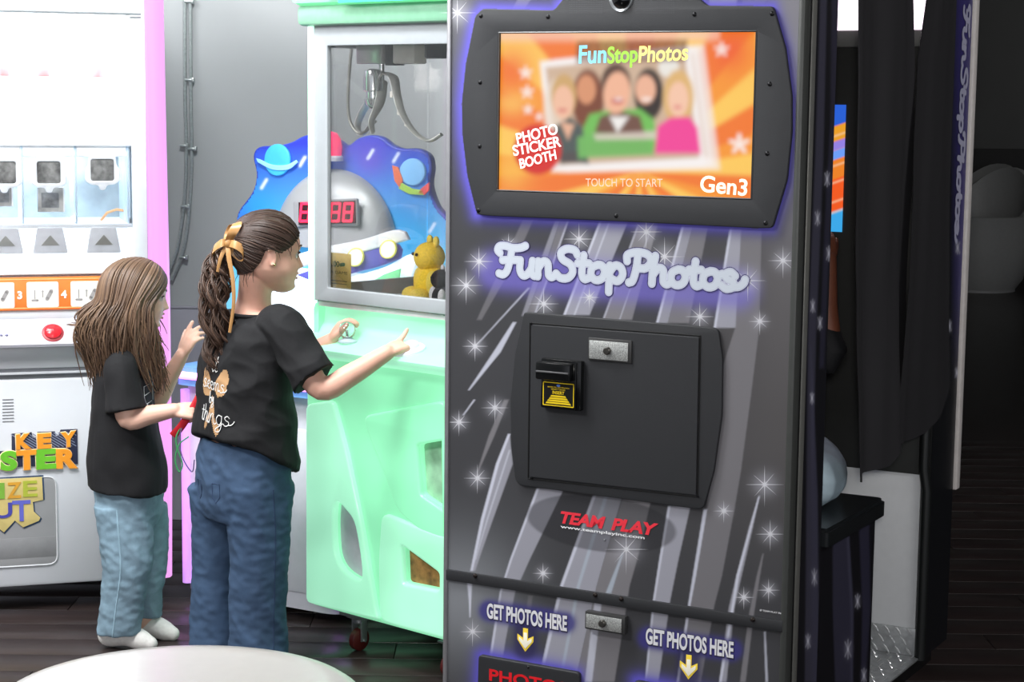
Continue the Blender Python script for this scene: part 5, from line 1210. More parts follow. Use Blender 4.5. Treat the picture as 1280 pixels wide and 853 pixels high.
ZF = ((.5, 0), (.488, .10), (.47, .16), (.43, .235), (.38, .295), (.3, .355), (.2, .398), (.1, .412), (.04, .402), (0, .392), (-.05, .392), (-.12, .396), (-.2, .392), (-.27, .386), (-.33, .366), (-.37, .372), (-.42, .372), (-.46, .345), (-.49, .29), (-.5, .24))
ZB = ((.5, 0), (.488, -.12), (.47, -.19), (.43, -.28), (.38, -.35), (.3, -.42), (.2, -.462), (.1, -.475), (0, -.462), (-.1, -.42), (-.2, -.35), (-.3, -.24), (-.38, -.12), (-.44, .0), (-.48, .10), (-.5, .18))
ZW = ((.5, 0), (.488, .11), (.47, .17), (.43, .245), (.38, .30), (.3, .347), (.2, .372), (.1, .378), (0, .37), (-.1, .358), (-.2, .338), (-.28, .31), (-.36, .255), (-.42, .19), (-.46, .13), (-.49, .07), (-.5, .03))
def head_mesh(mb, c, R, h, chubby=1.0):
    """R: 3x3 with columns forward, left, up; h head height"""
    n, m_ = 72, 70; v = []; f = []
    fz = lambda T, z: float(np.interp(z, [t[0] for t in T[::-1]], [t[1] for t in T[::-1]]))
    for i in range(m_+1):
        z = .5*math.cos(math.pi*i/m_); xf, xb, w = fz(ZF, z), fz(ZB, z), fz(ZW, z)
        if z < 0: w *= 1+.06*(chubby-1)*10*math.exp(-((z+.22)/.12)**2)
        for j in range(n):
            a = 2*math.pi*j/n; ca, sa = math.cos(a), math.sin(a); k = (abs(ca)**2.25+abs(sa)**2.25)**(-1/2.25)
            x = (xf+xb)/2 + (xf-xb)/2*ca*k; y = w*sa*k
            if ca > 0:
                nose = .0
                if -.20 < z < .10:
                    t = (.10-z)/.26; nose = (.105*min(1, t)**1.5 if z > -.16 else .105*(z+.20)/.04)*math.exp(-(y/(.030+.035*max(0, t)))**2)
                nose += .012*math.exp(-((z+.150)/.03)**2)*math.exp(-((abs(y)-.06)/.03)**2)
                lips = .030*math.exp(-((z+.245)/.022)**2)*math.exp(-(y/.10)**2) + .026*math.exp(-((z+.300)/.022)**2)*math.exp(-(y/.09)**2) - .016*math.exp(-((z+.272)/.010)**2)*math.exp(-(y/.11)**2)
                chin = .022*math.exp(-((z+.42)/.04)**2)*math.exp(-(y/.10)**2)
                eye = -.035*math.exp(-((z-.0)/.05)**2)*math.exp(-((abs(y)-.165)/.075)**2); brow = .012*math.exp(-((z-.09)/.03)**2)*math.exp(-((abs(y)-.16)/.12)**2)
                cheek = .018*math.exp(-((z+.15)/.08)**2)*math.exp(-((abs(y)-.20)/.09)**2)
                x += nose + lips + chin + eye + brow + cheek
            v.append(c + R @ V((x*h, y*h, z*h)))
    for i in range(m_):
        for j in range(n): f.append((i*n+j, (i+1)*n+j, (i+1)*n+(j+1) % n, i*n+(j+1) % n))
    f.append(tuple(m_*n+j for j in range(n))); mb.add(v, f)
    for s_ in (-1, 1):           # ears
        e = [V((-.045+.055*math.cos(t)-.01*math.sin(t), s_*(.372+.030+.012*math.cos(t)*-1), -.02+.105*math.sin(t)-.0*math.cos(t))) for t in [math.radians(q) for q in range(-100, 170, 18)]]
        mb.tube([c + R @ (p*h) for p in e], .017*h, 8); mb.ball(c + R @ (V((-.03, s_*.375, -.03))*h), (.055*h, .028*h, .09*h), 14, 10, R); mb.ball(c+R @ (V((-.005, s_*.378, -.115))*h), .026*h, 10, 8)
def frame3(yaw, pitch, roll=0.):
    f = V((math.cos(pitch)*math.cos(yaw), math.cos(pitch)*math.sin(yaw), math.sin(pitch))); l = V((-math.sin(yaw), math.cos(yaw), 0)); u = f.cross(l)
    M = Matrix((f, l, u)).transposed(); return M @ Matrix.Rotation(roll, 3, 'X')
def face_bits(body, c, R, h, iris=(70, 48, 34)):
    for s_ in (-1, 1):
        p = c + R @ (V((.308, s_*.158, .0))*h); e = MB().ball(p, .056*h, 18, 12).build('eye', mat('eye_white', (204, 196, 190), .2), body)
        q = c + R @ (V((.357, s_*.163, .0))*h); MB().ball(q, (.012*h, .030*h, .032*h), 14, 8, R).build('iris', mat('iris_%d' % iris[0], iris, .1), e)
        lid = [c + R @ (V((.348+.034*math.sin(t*math.pi), s_*(.10+.125*t), .020+.020*math.sin(t*math.pi)))*h) for t in [k/8 for k in range(9)]]
        MB().tube(lid, .0075*h, 6).build('eyelash', mat('lash_brown', (48, 34, 28), .6), body)
        br = [c + R @ (V((.412-.075*t*t, s_*(.075+.19*t), .105+.025*math.sin(t*2.6)))*h) for t in [k/8 for k in range(9)]]
        MB().tube(br, [.011*h*(1-.5*abs(k/8-.4)) for k in range(9)], 6).build('eyebrow', mat('brow_brown', (92, 68, 52), .8), body)
    for zz, xx, w in ((-.248, .414, .095), (-.300, .404, .085)):
        MB().tube([c + R @ (V((xx-.055*t*t, w*t, zz+.006*(1-abs(t))*(1 if zz > -.27 else -1)))*h) for t in [k/6-1 for k in range(13)]], [.016*h*(1.05-.8*abs(k/6-1)) for k in range(13)], 8).build('lips', mat('lip_rose', (188, 104, 96), .4), body)
def surf(bv, c, d, fallback):
    loc, no, i, dist = bv.ray_cast(c + d*.35, -d)
    return (loc-c).length if loc else fallback
def slerp(a, b, t):
    a, b = a.normalized(), b.normalized(); w = math.acos(max(-1, min(1, a.dot(b))))
    return a if w < 1e-5 else (a*math.sin((1-t)*w)+b*math.sin(t*w))/math.sin(w)
def strands(name, paths, r, material, parent, n=4):
    b = MB()
    for P in paths:
        k = len(P); b.tube(P, [r*(1-.75*(i/(k-1))**2.5) for i in range(k)], n, cap=False)
    return b.build(name, material, parent, True, 180)
skin1 = mat('skin_fair', (224, 174, 154), .48, var=.04, scale=30, sss=.12); skin2 = mat('skin_pale', (224, 180, 160), .48, var=.04, scale=30, sss=.12)
def denim(name, rgb):
    M = mat(name, rgb, .85, var=.22, scale=14, bump=.3); nt = M.node_tree
    nz = [x for x in nt.nodes if x.type == 'TEX_NOISE'][0]; nz.inputs['Detail'].default_value = 10; nz.inputs['Roughness'].default_value = .75; return M
tee = mat('black_cotton', (16, 16, 19), .85, var=.15, scale=150, bump=.15)
sock_m = mat('white_sock', (222, 220, 216), .9, var=.06, scale=120, bump=.3)

# ------------------------------------------------------------------ older girl at the crane machine
YG = 4.85
base = onfloor(305, 835); base = V((base.x, YG, 0))
g = empty('person', base, 0, 'taller girl with gold hair bow and curly ponytail, reaching to the crane machine controls', 'person')
a_ = math.radians(40); gf = V((math.cos(a_), math.sin(a_), 0)); gl_ = V((-math.sin(a_), math.cos(a_), 0)); UPZ = V((0, 0, 1))
L = lambda x, y, Y: at(x, y, Y) - base
hc = L(334, 316, 4.84); hR = frame3(math.radians(22), math.radians(-4)); hh = .203
sm_ = MB(); head_mesh(sm_, hc, hR, hh, 1.1)
limb(sm_, [L(316, 395, 4.86), L(318, 372, 4.855), hc + hR @ V((-.12*hh, 0, -.25*hh))], [.054, .044, .045], 20)
tor = [(318, 388, .062, .048, 0), (316, 397, .105, .058, 0), (313, 413, .135, .078, 0), (310, 445, .137, .09, 0), (308, 490, .13, .09, .01), (307, 530, .132, .092, .015), (307, 562, .138, .098, .03), (306, 590, .142, .10, .03)]
loft(sm_, [(L(x, y, YG), gl_*w*.86, gf*d*.86) for x, y, w, d, t in tor])
# arms
shR, elR, wrR = L(352, 411, 4.755), L(402, 486, 4.70), L(484, 441, 4.755)
limb(sm_, [shR, (shR+elR)/2, elR, (elR*.55+wrR*.45)+V((0, 0, -.006)), wrR], [.042, .036, .031, .029, .0205], 18)
fw = (L(512, 428, 4.80)-wrR).normalized(); hand(sm_, wrR, fw, V((-.25, -.55, .8)), V((-.35, .6, .5)), 1.0, (-14, 42, 50, 55), 7, .75, 12)
shL, elL, wrL = L(282, 411, 4.94), L(366, 455, 4.99), L(414, 426, 4.985)
limb(sm_, [shL, (shL+elL)/2, elL, (elL*.5+wrL*.5), wrL], [.042, .036, .030, .027, .0205], 18)
hand(sm_, wrL, (L(428, 402, 4.99)-wrL).normalized(), V((-.55, .1, .8)), V((.5, -.85, -.1)), 1.0, (30, 34, 38, 40), 5, .6, 25)
# legs
legs = [([L(318, 605, 4.81), L(322, 690, 4.795), L(322, 812, 4.80)], [.056, .042, .034]), ([L(283, 605, 4.89), L(273, 690, 4.905), L(268, 806, 4.90)], [.056, .042, .034])]
for P, r_ in legs: limb(sm_, P, r_, 14)
body = merged('body', sm_, .0032, 5, skin1, g)
face_bits(body, hc, hR, hh)
MB().ball(hc + hR @ (V((-.005, -.408, -.118))*hh), .0035, 10, 6).build('earring', mat('gold_stud', (240, 214, 150), .15, 1.), body)
def fold(a, fx, fy, fz):
    return lambda c, n: a*noise.noise((c.x*fx, c.y*fy, c.z*fz)) + a*.5*noise.noise((c.x*fx*2.3+5, c.y*fy*2.3, c.z*fz*2.1)) 
# shirt
ts = MB(); big = [(318, 389, .056, .046, 0), (317, 395, .092, .056, 0), (314, 404, .128, .074, 0), (311, 420, .148, .094, 0), (309, 450, .152, .108, 0), (307, 490, .150, .112, .008), (307, 530, .156, .118, .03), (307, 552, .161, .122, .05), (307, 566, .162, .123, .058)]
loft(ts, [(L(x, y, YG), gl_*w, gf*d - UPZ*t) for x, y, w, d, t in big])
limb(ts, [L(342, 407, 4.775), shR+V((.004, 0, .004)), shR*.5+elR*.5, shR*.16+elR*.84], [.048, .054, .057, .063], 18, 5, False)
limb(ts, [L(292, 408, 4.92), shL, shL*.5+elL*.5, shL*.2+elL*.8], [.046, .050, .052, .054], 18, 5, False)
shirt = merged('shirt', ts, .0042, 6, tee, g, lambda c, n: .007*(.5-abs(noise.noise((c.x*7+c.z*6, c.y*7, c.z*8-c.x*5)))*2) + .0035*(.5-abs(noise.noise((c.x*17+c.z*14, c.y*17, c.z*16)))*2))
MB().tube([L(317, 395, YG)+gl_*(.066*math.cos(t))+gf*(.054*math.sin(t))+UPZ*.004 for t in [6.2832*k/32 for k in range(33)]], .0055, 8).build('neck_rib', tee, shirt)
# print on the back of the shirt
sbv = bvh(shirt)
def on_back(px, py, off=.0016):
    o = L(px+33, py+2, YG) - gf*.5 ; hit = sbv.ray_cast(o, gf); return (hit[0] + hit[1].normalized()*off*(1 if hit[1].dot(gf) < 0 else -1)) if hit[0] else None
def back_strokes(nm, strokes2, w, m_, off):
    b = MB()
    for P in strokes2:
        Q = [on_back(x, y, off) for x, y in P]; Q = [q for q in Q if q]
        if len(Q) > 2: b.tube(Q, (w, w*.35), 6, flat=tuple(-gf))
    return b.build(nm, m_, shirt)
tanp = mat('tan_print', (176, 138, 98), .8); wprint = mat('white_print', (224, 224, 222), .7)
def back_patch(P, nm):
    xs_ = [p[0] for p in P]; ys = [p[1] for p in P]; nx, ny = 22, 22; b = MB(); ok = {}
    for i in range(nx+1):
        for j in range(ny+1):
            x = min(xs_)+(max(xs_)-min(xs_))*i/nx; y = min(ys)+(max(ys)-min(ys))*j/ny
            q = on_back(x, y, .0010)
            if q and poly_mask(np.array([x]), np.array([y]), P)[1][0] > -.4: ok[i, j] = len(b.v); b.v.append(tuple(q))
    for i in range(nx):
        for j in range(ny):
            k = [(i, j), (i+1, j), (i+1, j+1), (i, j+1)]
            if all(t in ok for t in k): b.f.append(tuple(ok[t] for t in k))
    return b.build(nm, tanp, shirt)
# coordinates below are on the flat back of the shirt, seen square-on
back_patch(smooth_path([(292, 478), (305, 462), (322, 452), (330, 464), (326, 484), (308, 488)], 4), 'bow_print'); back_patch(smooth_path([(288, 478), (276, 462), (258, 454), (252, 468), (258, 486), (276, 488)], 4), 'bow_print')
back_patch(smooth_path([(288, 486), (282, 505), (268, 524), (276, 528), (292, 508), (296, 488)], 4), 'bow_print'); back_patch(smooth_path([(292, 486), (302, 506), (318, 528), (310, 534), (294, 510), (286, 490)], 4), 'bow_print')
SF.update({'i': ([[(.1, .9), (.06, .3), (.2, .03), (.42, .2)], [(.12, 1.3), (.14, 1.36)]], .42), 'e': ([[(.05, .45), (.4, .6), (.45, .85), (.25, .92), (.05, .6), (.1, .15), (.35, .02), (.6, .25)]], .6),
 'm': ([[(.04, .92), (.02, .02)], [(.04, .5), (.22, .92), (.38, .8), (.38, .05)], [(.38, .5), (.58, .92), (.74, .8), (.74, .2), (.85, .03), (1.0, .2)]], 1.0), 'g': ([[(.55, .85), (.25, .92), (.05, .6), (.1, .15), (.35, .05), (.55, .4), (.58, .9), (.5, -.4), (.2, -.65), (.0, -.4), (.7, .2)]], .72),
 'b': ([[(.1, 1.6), (.05, .3), (.3, .0), (.55, .3), (.45, .75), (.1, .6)]], .65), 'y': ([[(.0, .9), (.1, .4), (.3, .3), (.5, .9), (.45, -.3), (.15, -.6), (.05, -.3), (.6, .2)]], .66)})
def script_line(wd_, x, y, sx, sy, dy=0.):
    out = []; ad = 0
    for ch in wd_:
        st_, w = SF[ch]
        for s_ in st_: out.append([(x+(ad+q[0])*sx, y-q[1]*sy+(ad+q[0])*dy) for q in smooth_path(s_, 4)])
        ad += w
    return out
for wl in (script_line('it', 284, 458, 18, 13), script_line('seems', 256, 477, 18, 11, 1.5), script_line('by', 280, 496, 14, 9), script_line('things', 254, 518, 20, 13, 1.0)): back_strokes('script_word', wl, .0013, wprint, .0024)
# jeans
jn = MB(); loft(jn, [(L(304, y, YG), gl_*w, gf*d - UPZ*t) for y, w, d, t in ((556, .132, .098, .02), (575, .142, .106, .02), (600, .148, .112, .01), (625, .145, .108, 0), (645, .130, .094, 0))])
def leg(mb, P, rad): limb(mb, P, rad, 22, 6)
legR = [L(322, 606, 4.80), L(324, 660, 4.795), L(323, 720, 4.795), L(322, 780, 4.80), L(322, 831, 4.80)]; legL = [L(279, 606, 4.90), L(275, 660, 4.905), L(272, 720, 4.905), L(269, 780, 4.90), L(268, 822, 4.90)]
def leg_loft(P, W_, D_): loft(jn, [(p, gl_*w, gf*d) for p, w, d in zip(P, W_, D_)])
leg_loft(legR, [.080, .074, .070, .072, .078], [.100, .082, .074, .075, .080]); leg_loft(legL, [.080, .070, .064, .066, .072], [.092, .074, .064, .064, .066])
den1 = denim('blue_denim', (56, 78, 106))
jeans = merged('jeans', jn, .0045, 7, den1, g, lambda c, n: .0050*(.5-abs(noise.noise((c.x*8+c.z*3, c.y*8, c.z*7+c.x*7)))*2) + .0018*(.5-abs(noise.noise((c.x*17, c.y*17+3, c.z*26+c.x*14)))*2) + .002*noise.noise((c.x*40, c.y*40, c.z*60)))
jbv = bvh(jeans)
def seam(nm, P, bv, m_, r, d, par):
    Q = []
    for p in P:
        h_ = bv.ray_cast(p - d*.5, d)
        if h_[0]: Q.append(h_[0])
    if len(Q) > 2: MB().tube(Q, r, 5).build(nm, m_, par)
dst = mat('denim_seam', (44, 62, 92), .85)
seam('side_seam', [p + gl_*-.03 + V((.03, 0, 0)) for p in [V(q) for q in smooth_path([tuple(x) for x in legR], 8)]], jbv, dst, .0016, V((0, 1, 0)), jeans)
b = MB()
for dx in (14, -14):
    Q = [on for on in [jbv.ray_cast(L(x, y, YG)-gf*.5, gf)[0] for x, y in [(304+dx*2.2+a*9, 606+b2*10) for a, b2 in ((-1, -1), (1, -1), (1, .6), (0, 1.4), (-1, .6), (-1, -1))]] if on]
    if len(Q) > 3: b = MB(); b.tube(Q, .0013, 5); b.build('back_pocket', dst, jeans)
for P in (legR, legL):
    p = V((P[-1].x, P[-1].y, 0)); fo = MB(); limb(fo, [p + gf*-.03 + UPZ*.036, p+gf*.02+UPZ*.032, p+gf*.055+UPZ*.028], [.034, .033, .026], 14); merged('shoe', fo, .005, 4, mat('white_trainer', (214, 212, 210), .6), g)
# hair
bv_ = bvh(body); hd = lambda x, y, z: (hR @ V((x, y, z))).normalized()
hair1 = mat('brown_hair', rough=.42, island=[(40, 29, 25), (62, 46, 39), (53, 39, 34), (80, 61, 51), (48, 35, 30)])
HL = [(.80, .0, .60), (.76, -.30, .56), (.66, -.56, .44), (.52, -.72, .30), (.40, -.84, .20), (.22, -.93, .08), (.12, -.95, .10), (-.08, -.92, .22), (-.30, -.92, .10), (-.42, -.86, -.26), (-.58, -.64, -.55), (-.72, -.36, -.66), (-.78, 0, -.66)]
def hairline(t, side):
    P = HL; x = t*(len(P)-1); i = min(int(x), len(P)-2); k = x-i; q = [P[i][j]*(1-k)+P[i+1][j]*k for j in range(3)]; return hd(q[0], q[1]*side, q[2])
bd = hd(-.90, .0, .30)
cap = MB()
for side in (1, -1):
    nt, ns = 60, 18; n0 = len(cap.v)
    for i in range(nt+1):
        d0 = hairline(i/nt, side)
        for j in range(ns+1):
            s_ = j/ns; d = slerp(d0, bd, s_); r_ = surf(bv_, hc, d, .09); cap.v.append(tuple(hc + d*(r_ + (.0005 if j == 0 else .0045+.004*math.sin(math.pi*s_)))))
    for i in range(nt):
        for j in range(ns): cap.f.append((n0+i*(ns+1)+j, n0+(i+1)*(ns+1)+j, n0+(i+1)*(ns+1)+j+1, n0+i*(ns+1)+j+1))
hair = cap.build('hair', mat('brown_hair_under', (56, 39, 32), .5, var=.15, scale=120), g, True, 180)
r4 = random.Random(4); paths = []
for k in range(420):
    side = 1 if k % 2 else -1; d0 = hairline(r4.random(), side); s0 = 0 if k < 200 else r4.random()*.5; P = []
    j1, j2 = r4.uniform(-.035, .035), r4.uniform(.004, .0085)
    for j in range(11):
        s_ = s0+(1-s0)*j/10; d = slerp(d0, bd, s_); tw = d.cross(bd); tw = tw.normalized() if tw.length > 1e-4 else V((0, 0, 1))
        d = (d + tw*j1*math.sin(math.pi*min(1, s_*1.2))).normalized(); P.append(hc + d*(surf(bv_, hc, d, .09)+.001+j2*math.sin(math.pi*min(1, .12+s_*.9))+.001*math.sin(9*s_+k)))
    paths.append(P)
strands('hair_strands', paths, .0019, hair1, hair)
pb_ = hc + bd*(surf(bv_, hc, bd, .09)+.010)
# flyaway wisps at temple and nape
paths = []
for k in range(26):
    t = r4.choice((.22, .3, .42, .5, .82, .9)) + r4.uniform(-.05, .05); d = hairline(t, -1 if k % 3 else 1); p = hc + d*(surf(bv_, hc, d, .09)+.001); q = p + V((r4.uniform(-.012, .012), 0, -r4.uniform(.01, .04))) + d*r4.uniform(.0, .004)
    paths.append([p, (p+q)/2 + d*.004, q])
strands('wisps', paths, .0009, hair1, hair)
pt = MB(); paths = []
cpts = [pb_ - (hR @ V((-.01, 0, .004)))*1] + [L(278, 316, 4.80), L(270, 345, 4.79), L(268, 385, 4.78), L(272, 425, 4.78), L(272, 455, 4.78), L(269, 484, 4.78)]
cpath = [V(q) for q in smooth_path([tuple(c) for c in cpts], 10)]; cn = len(cpath)
prof = lambda s_: float(np.interp(s_, [0, .08, .25, .5, .75, .92, 1], [.010, .020, .033, .037, .031, .020, .010]))
for lk_ in range(30):
    an, rr = lk_*2.4, math.sqrt((lk_+.5)/30); end = r4.uniform(.78, 1.0) if lk_ % 4 else r4.uniform(.55, .8); ph = r4.uniform(0, 6.28); fr = r4.uniform(26, 38); am_ = r4.uniform(.007, .0115)
    for q_ in range(9):
        P = []; m_ = 54; a2 = r4.uniform(0, 6.28); r2_ = r4.uniform(.001, .006); e2 = end*r4.uniform(.92, 1.03); dp_ = r4.uniform(-.35, .35)
        for j in range(m_):
            s_ = min(1, e2*j/(m_-1)); x = s_*(cn-1); i = min(int(x), cn-2); c_ = cpath[i].lerp(cpath[i+1], x-i); R_h = prof(s_)*rr; w = min(1, s_*5)
            P.append(c_ + V((math.cos(an+s_*1.2)*R_h + am_*w*math.cos(fr*s_+ph+dp_) + r2_*math.cos(a2), math.sin(an+s_*1.2)*R_h*.8 + am_*w*math.sin(fr*s_+ph+dp_) + r2_*math.sin(a2), am_*.4*w*math.sin(fr*s_+ph+dp_))))
        paths.append(P)
pony = strands('ponytail', paths, .0021, mat('brown_curls', rough=.42, island=[(48, 35, 30), (76, 56, 46), (64, 47, 39), (100, 75, 60), (55, 41, 34)]), hair)
# gold bow
gold = mat('gold_satin', (178, 132, 80), .38, var=.06, scale=60, spec=.7); bow = empty('hair_bow', pb_); bow.parent = g
OB = lambda x, y, Y=4.80: L(x, y, Y) - pb_
kn = OB(285, 304, 4.77); MB().ball(kn, (.012, .012, .014), 16, 10).build('knot', gold, bow)
def rib(nm, pts, w, tw=(1, .2, 0)):
    P = smooth_path([tuple(p) for p in pts], 6); w = w if isinstance(w, list) else [w]*2
    MB().tube(P, [(.0012, w[0]+(w[1]-w[0])*i/(len(P)-1)) for i in range(len(P))], 10, flat=tw).build(nm, gold, bow)
rib('loop', [kn, OB(290, 292, 4.76), OB(297, 280, 4.775), OB(292, 281, 4.80), OB(286, 294, 4.80), kn], [.012, .012], (.9, .3, .3)); rib('loop', [kn, OB(294, 306, 4.75), OB(304, 313, 4.755), OB(303, 322, 4.765), OB(294, 316, 4.775), kn], [.010, .012], (.2, .3, 1)); rib('loop', [kn, OB(277, 304, 4.76), OB(267, 312, 4.775), OB(270, 320, 4.79), OB(279, 312, 4.785), kn], [.010, .012], (.2, .3, 1))
rib('tail', [kn, OB(286, 322, 4.755), OB(291, 350, 4.75), OB(292, 380, 4.75), OB(287, 416, 4.752)], [.007, .004], (1, .2, 0)); rib('tail', [kn, OB(276, 322, 4.76), OB(272, 340, 4.76)], [.006, .004], (1, .2, 0))

# ------------------------------------------------------------------ little girl
YL = 5.06
base2 = V((at(160, 800, YL).x, YL, 0))
lg = empty('person', base2, 0, 'smaller girl with long loose brown hair, pale jeans and white socks', 'person')
b_a = math.radians(10); lf_ = V((math.cos(b_a), math.sin(b_a), 0)); ll = V((-math.sin(b_a), math.cos(b_a), 0))
def Q(x, y, Y): return at(x, y, Y) - base2
lc = Q(172, 368, 5.05); lR = frame3(math.radians(12), math.radians(-8)); lh = .182
sm_ = MB(); head_mesh(sm_, lc, lR, lh, 1.25)
limb(sm_, [Q(160, 438, YL), Q(163, 422, YL), lc + lR @ V((-.12*lh, 0, -.28*lh))], [.046, .038, .042], 18)
tor2 = [(160, 436, .052, .04), (158, 444, .088, .05), (156, 460, .108, .066), (154, 500, .108, .078), (156, 545, .112, .09), (158, 580, .116, .092), (158, 612, .114, .086)]
loft(sm_, [(Q(x, y, YL), ll*w*.86, lf_*d*.86) for x, y, w, d in tor2])
sR, eR, wR = Q(151, 459, 4.955), Q(160, 524, 4.935), Q(218, 513, 4.95)
limb(sm_, [sR, (sR+eR)/2, eR, (eR*.55+wR*.45), wR], [.036, .032, .0285, .0265, .019], 16)
hand(sm_, wR, V((1, .02, -.08)), V((.1, -.75, .6)), V((.3, .3, 1)), .9, (45, 50, 52, 52), 4, .45, 30)
sL, eL, wL = Q(163, 459, 5.165), Q(196, 500, 5.18), Q(228, 443, 5.14)
limb(sm_, [sL, (sL+eL)/2, eL, (eL*.5+wL*.5), wL], [.036, .031, .0275, .0245, .0185], 16)
hand(sm_, wL, V((.45, -.05, .9)), V((-.55, -.75, .3)), V((-.6, -.1, .6)), .95, (6, 20, 28, 22), 10, .7, 10)
l2 = [([Q(153, 625, 5.01), Q(158, 700, 5.0), Q(149, 786, 5.02)], [.058, .042, .032]), ([Q(176, 625, 5.11), Q(182, 700, 5.11), Q(180, 776, 5.12)], [.058, .042, .032])]
for P, r_ in l2: limb(sm_, P, r_, 14)
body2 = merged('body', sm_, .003, 5, skin2, lg)
face_bits(body2, lc, lR, lh, (92, 110, 120))
ts = MB(); big = [(160, 437, .046, .038, 0), (159, 442, .080, .05, 0), (157, 452, .108, .066, 0), (155, 470, .122, .078, 0), (154, 500, .124, .086, 0), (155, 540, .128, .096, 0), (158, 575, .134, .104, .0), (160, 602, .138, .106, .008), (160, 610, .138, .106, .01)]
loft(ts, [(Q(x, y, YL), ll*w, lf_*d - UPZ*t) for x, y, w, d, t in big])
limb(ts, [Q(153, 455, 4.975), sR, sR*.5+eR*.5, sR*.16+eR*.84], [.042, .046, .050, .057], 18, 5, False); limb(ts, [Q(162, 455, 5.14), sL, sL*.5+eL*.5, sL*.2+eL*.8], [.042, .046, .050, .056], 18, 5, False)
shirt2 = merged('shirt', ts, .0042, 6, tee, lg, lambda c, n: .006*noise.noise((c.x*10+c.z*4, c.y*10, c.z*9)) + .003*noise.noise((c.x*26, c.y*26+9, c.z*18)))
s2 = bvh(shirt2)
def on_side(px, py, off=.0018):
    o = Q(px, py, YL) + V((.25, -.5, 0)); d = V((-.45, .9, 0)).normalized(); hit = s2.ray_cast(o, d); return hit[0] + hit[1].normalized()*off*(-1 if hit[1].dot(d) > 0 else 1) if hit[0] else None
b = MB()
for P in ([(168, 478), (168, 500)], [(168, 478), (182, 476)], [(168, 489), (179, 487)], [(168, 500), (183, 498)], [(186, 476), (187, 498)], [(170, 505), (186, 503)]):
    R2 = [on_side(P[0][0]+(P[1][0]-P[0][0])*t, P[0][1]+(P[1][1]-P[0][1])*t) for t in (0, .33, .66, 1)]; R2 = [r for r in R2 if r]
    if len(R2) > 2: b.tube(R2, (.0016, .0007), 6)
if b.v: b.build('chest_print', mat('grey_print', (170, 172, 174), .7), shirt2)
jn = MB(); loft(jn, [(Q(x, y, YL), ll*w, lf_*d) for x, y, w, d in ((160, 598, .112, .088), (161, 615, .118, .092), (162, 638, .116, .088), (163, 655, .102, .074))])
lR_ = [Q(155, 630, 5.01), Q(158, 670, 5.005), Q(159, 710, 5.0), Q(153, 755, 5.01), Q(149, 790, 5.02)]; lL_ = [Q(175, 630, 5.11), Q(180, 670, 5.105), Q(183, 705, 5.105), Q(182, 740, 5.11), Q(181, 770, 5.12)]
for P, W_, D_ in ((lR_, [.068, .064, .058, .056, .058], [.082, .074, .066, .060, .060]), (lL_, [.066, .060, .052, .048, .048], [.074, .066, .056, .050, .048])): loft(jn, [(p, ll*w, lf_*d) for p, w, d in zip(P, W_, D_)])
den2 = denim('pale_denim', (124, 150, 166))
jeans2 = merged('jeans', jn, .0042, 6, den2, lg, lambda c, n: .0048*(.5-abs(noise.noise((c.x*9+c.z*3, c.y*9+4, c.z*8+c.x*8)))*2) + .0020*(.5-abs(noise.noise((c.x*19, c.y*19+3, c.z*28+c.x*16)))*2) + .002*noise.noise((c.x*44, c.y*44, c.z*60)))
jb2 = bvh(jeans2)
seam('side_seam', [V(q) for q in smooth_path([tuple(x + V((-.006, 0, 0))) for x in lR_], 8)], jb2, mat('pale_seam', (150, 180, 196), .85), .0022, V((0, 1, 0)), jeans2)
for (hx, hy, tx, ty, Y) in ((140, 798, 178, 800, 5.03), (172, 782, 206, 788, 5.13)):
    p = Q(hx, hy, Y); p.z = .034; q = Q(tx, ty, Y-.02); q.z = .024; fo = MB(); limb(fo, [p + V((-.008, 0, .0)), p + V((.0, 0, .045))], [.032, .033], 14); limb(fo, [p, (p+q)/2 + UPZ*.008, q, q + (q-p).normalized()*.024 + UPZ*-.004], [.033, .031, .028, .020], 16)
    merged('sock', fo, .004, 5, sock_m, lg)
# long loose hair
bv2 = bvh(body2); hd2 = lambda x, y, z: (lR @ V((x, y, z))).normalized()
cols = [(66, 50, 41), (98, 76, 60), (82, 63, 51), (132, 105, 82), (74, 57, 46), (112, 88, 70)]
hair2 = mat('light_brown_hair', rough=.45, island=cols)
r5 = random.Random(9); paths = []; capv = MB(); NT, NS = 44, 12
def lpath(t, side, s_, lift):
    """t 0 temple .. 1 back; s_ 0 parting .. 1 ear height"""
    root = slerp(hd2(.78, 0, .62), hd2(-.45, 0, .90), min(1, t*1.3)); az = math.radians(62+118*t); el = -.16-.10*t
    end = hd2(math.cos(az), -math.sin(az)*side, el); d = slerp(root, end, s_); return d, lc + d*(surf(bv2, lc, d, .085) + lift*(.35+.65*s_))
for side in (1, -1):
    n0 = len(capv.v)
    for i in range(NT+1):
        for j in range(NS+1): capv.v.append(tuple(lpath(i/NT, side, j/NS, .007)[1]))
    for i in range(NT):
        for j in range(NS): capv.f.append((n0+i*(NS+1)+j, n0+(i+1)*(NS+1)+j, n0+(i+1)*(NS+1)+j+1, n0+i*(NS+1)+j+1))
hairL = capv.build('hair', mat('light_brown_under', (84, 63, 48), .5, var=.2, scale=90), lg, True, 180)
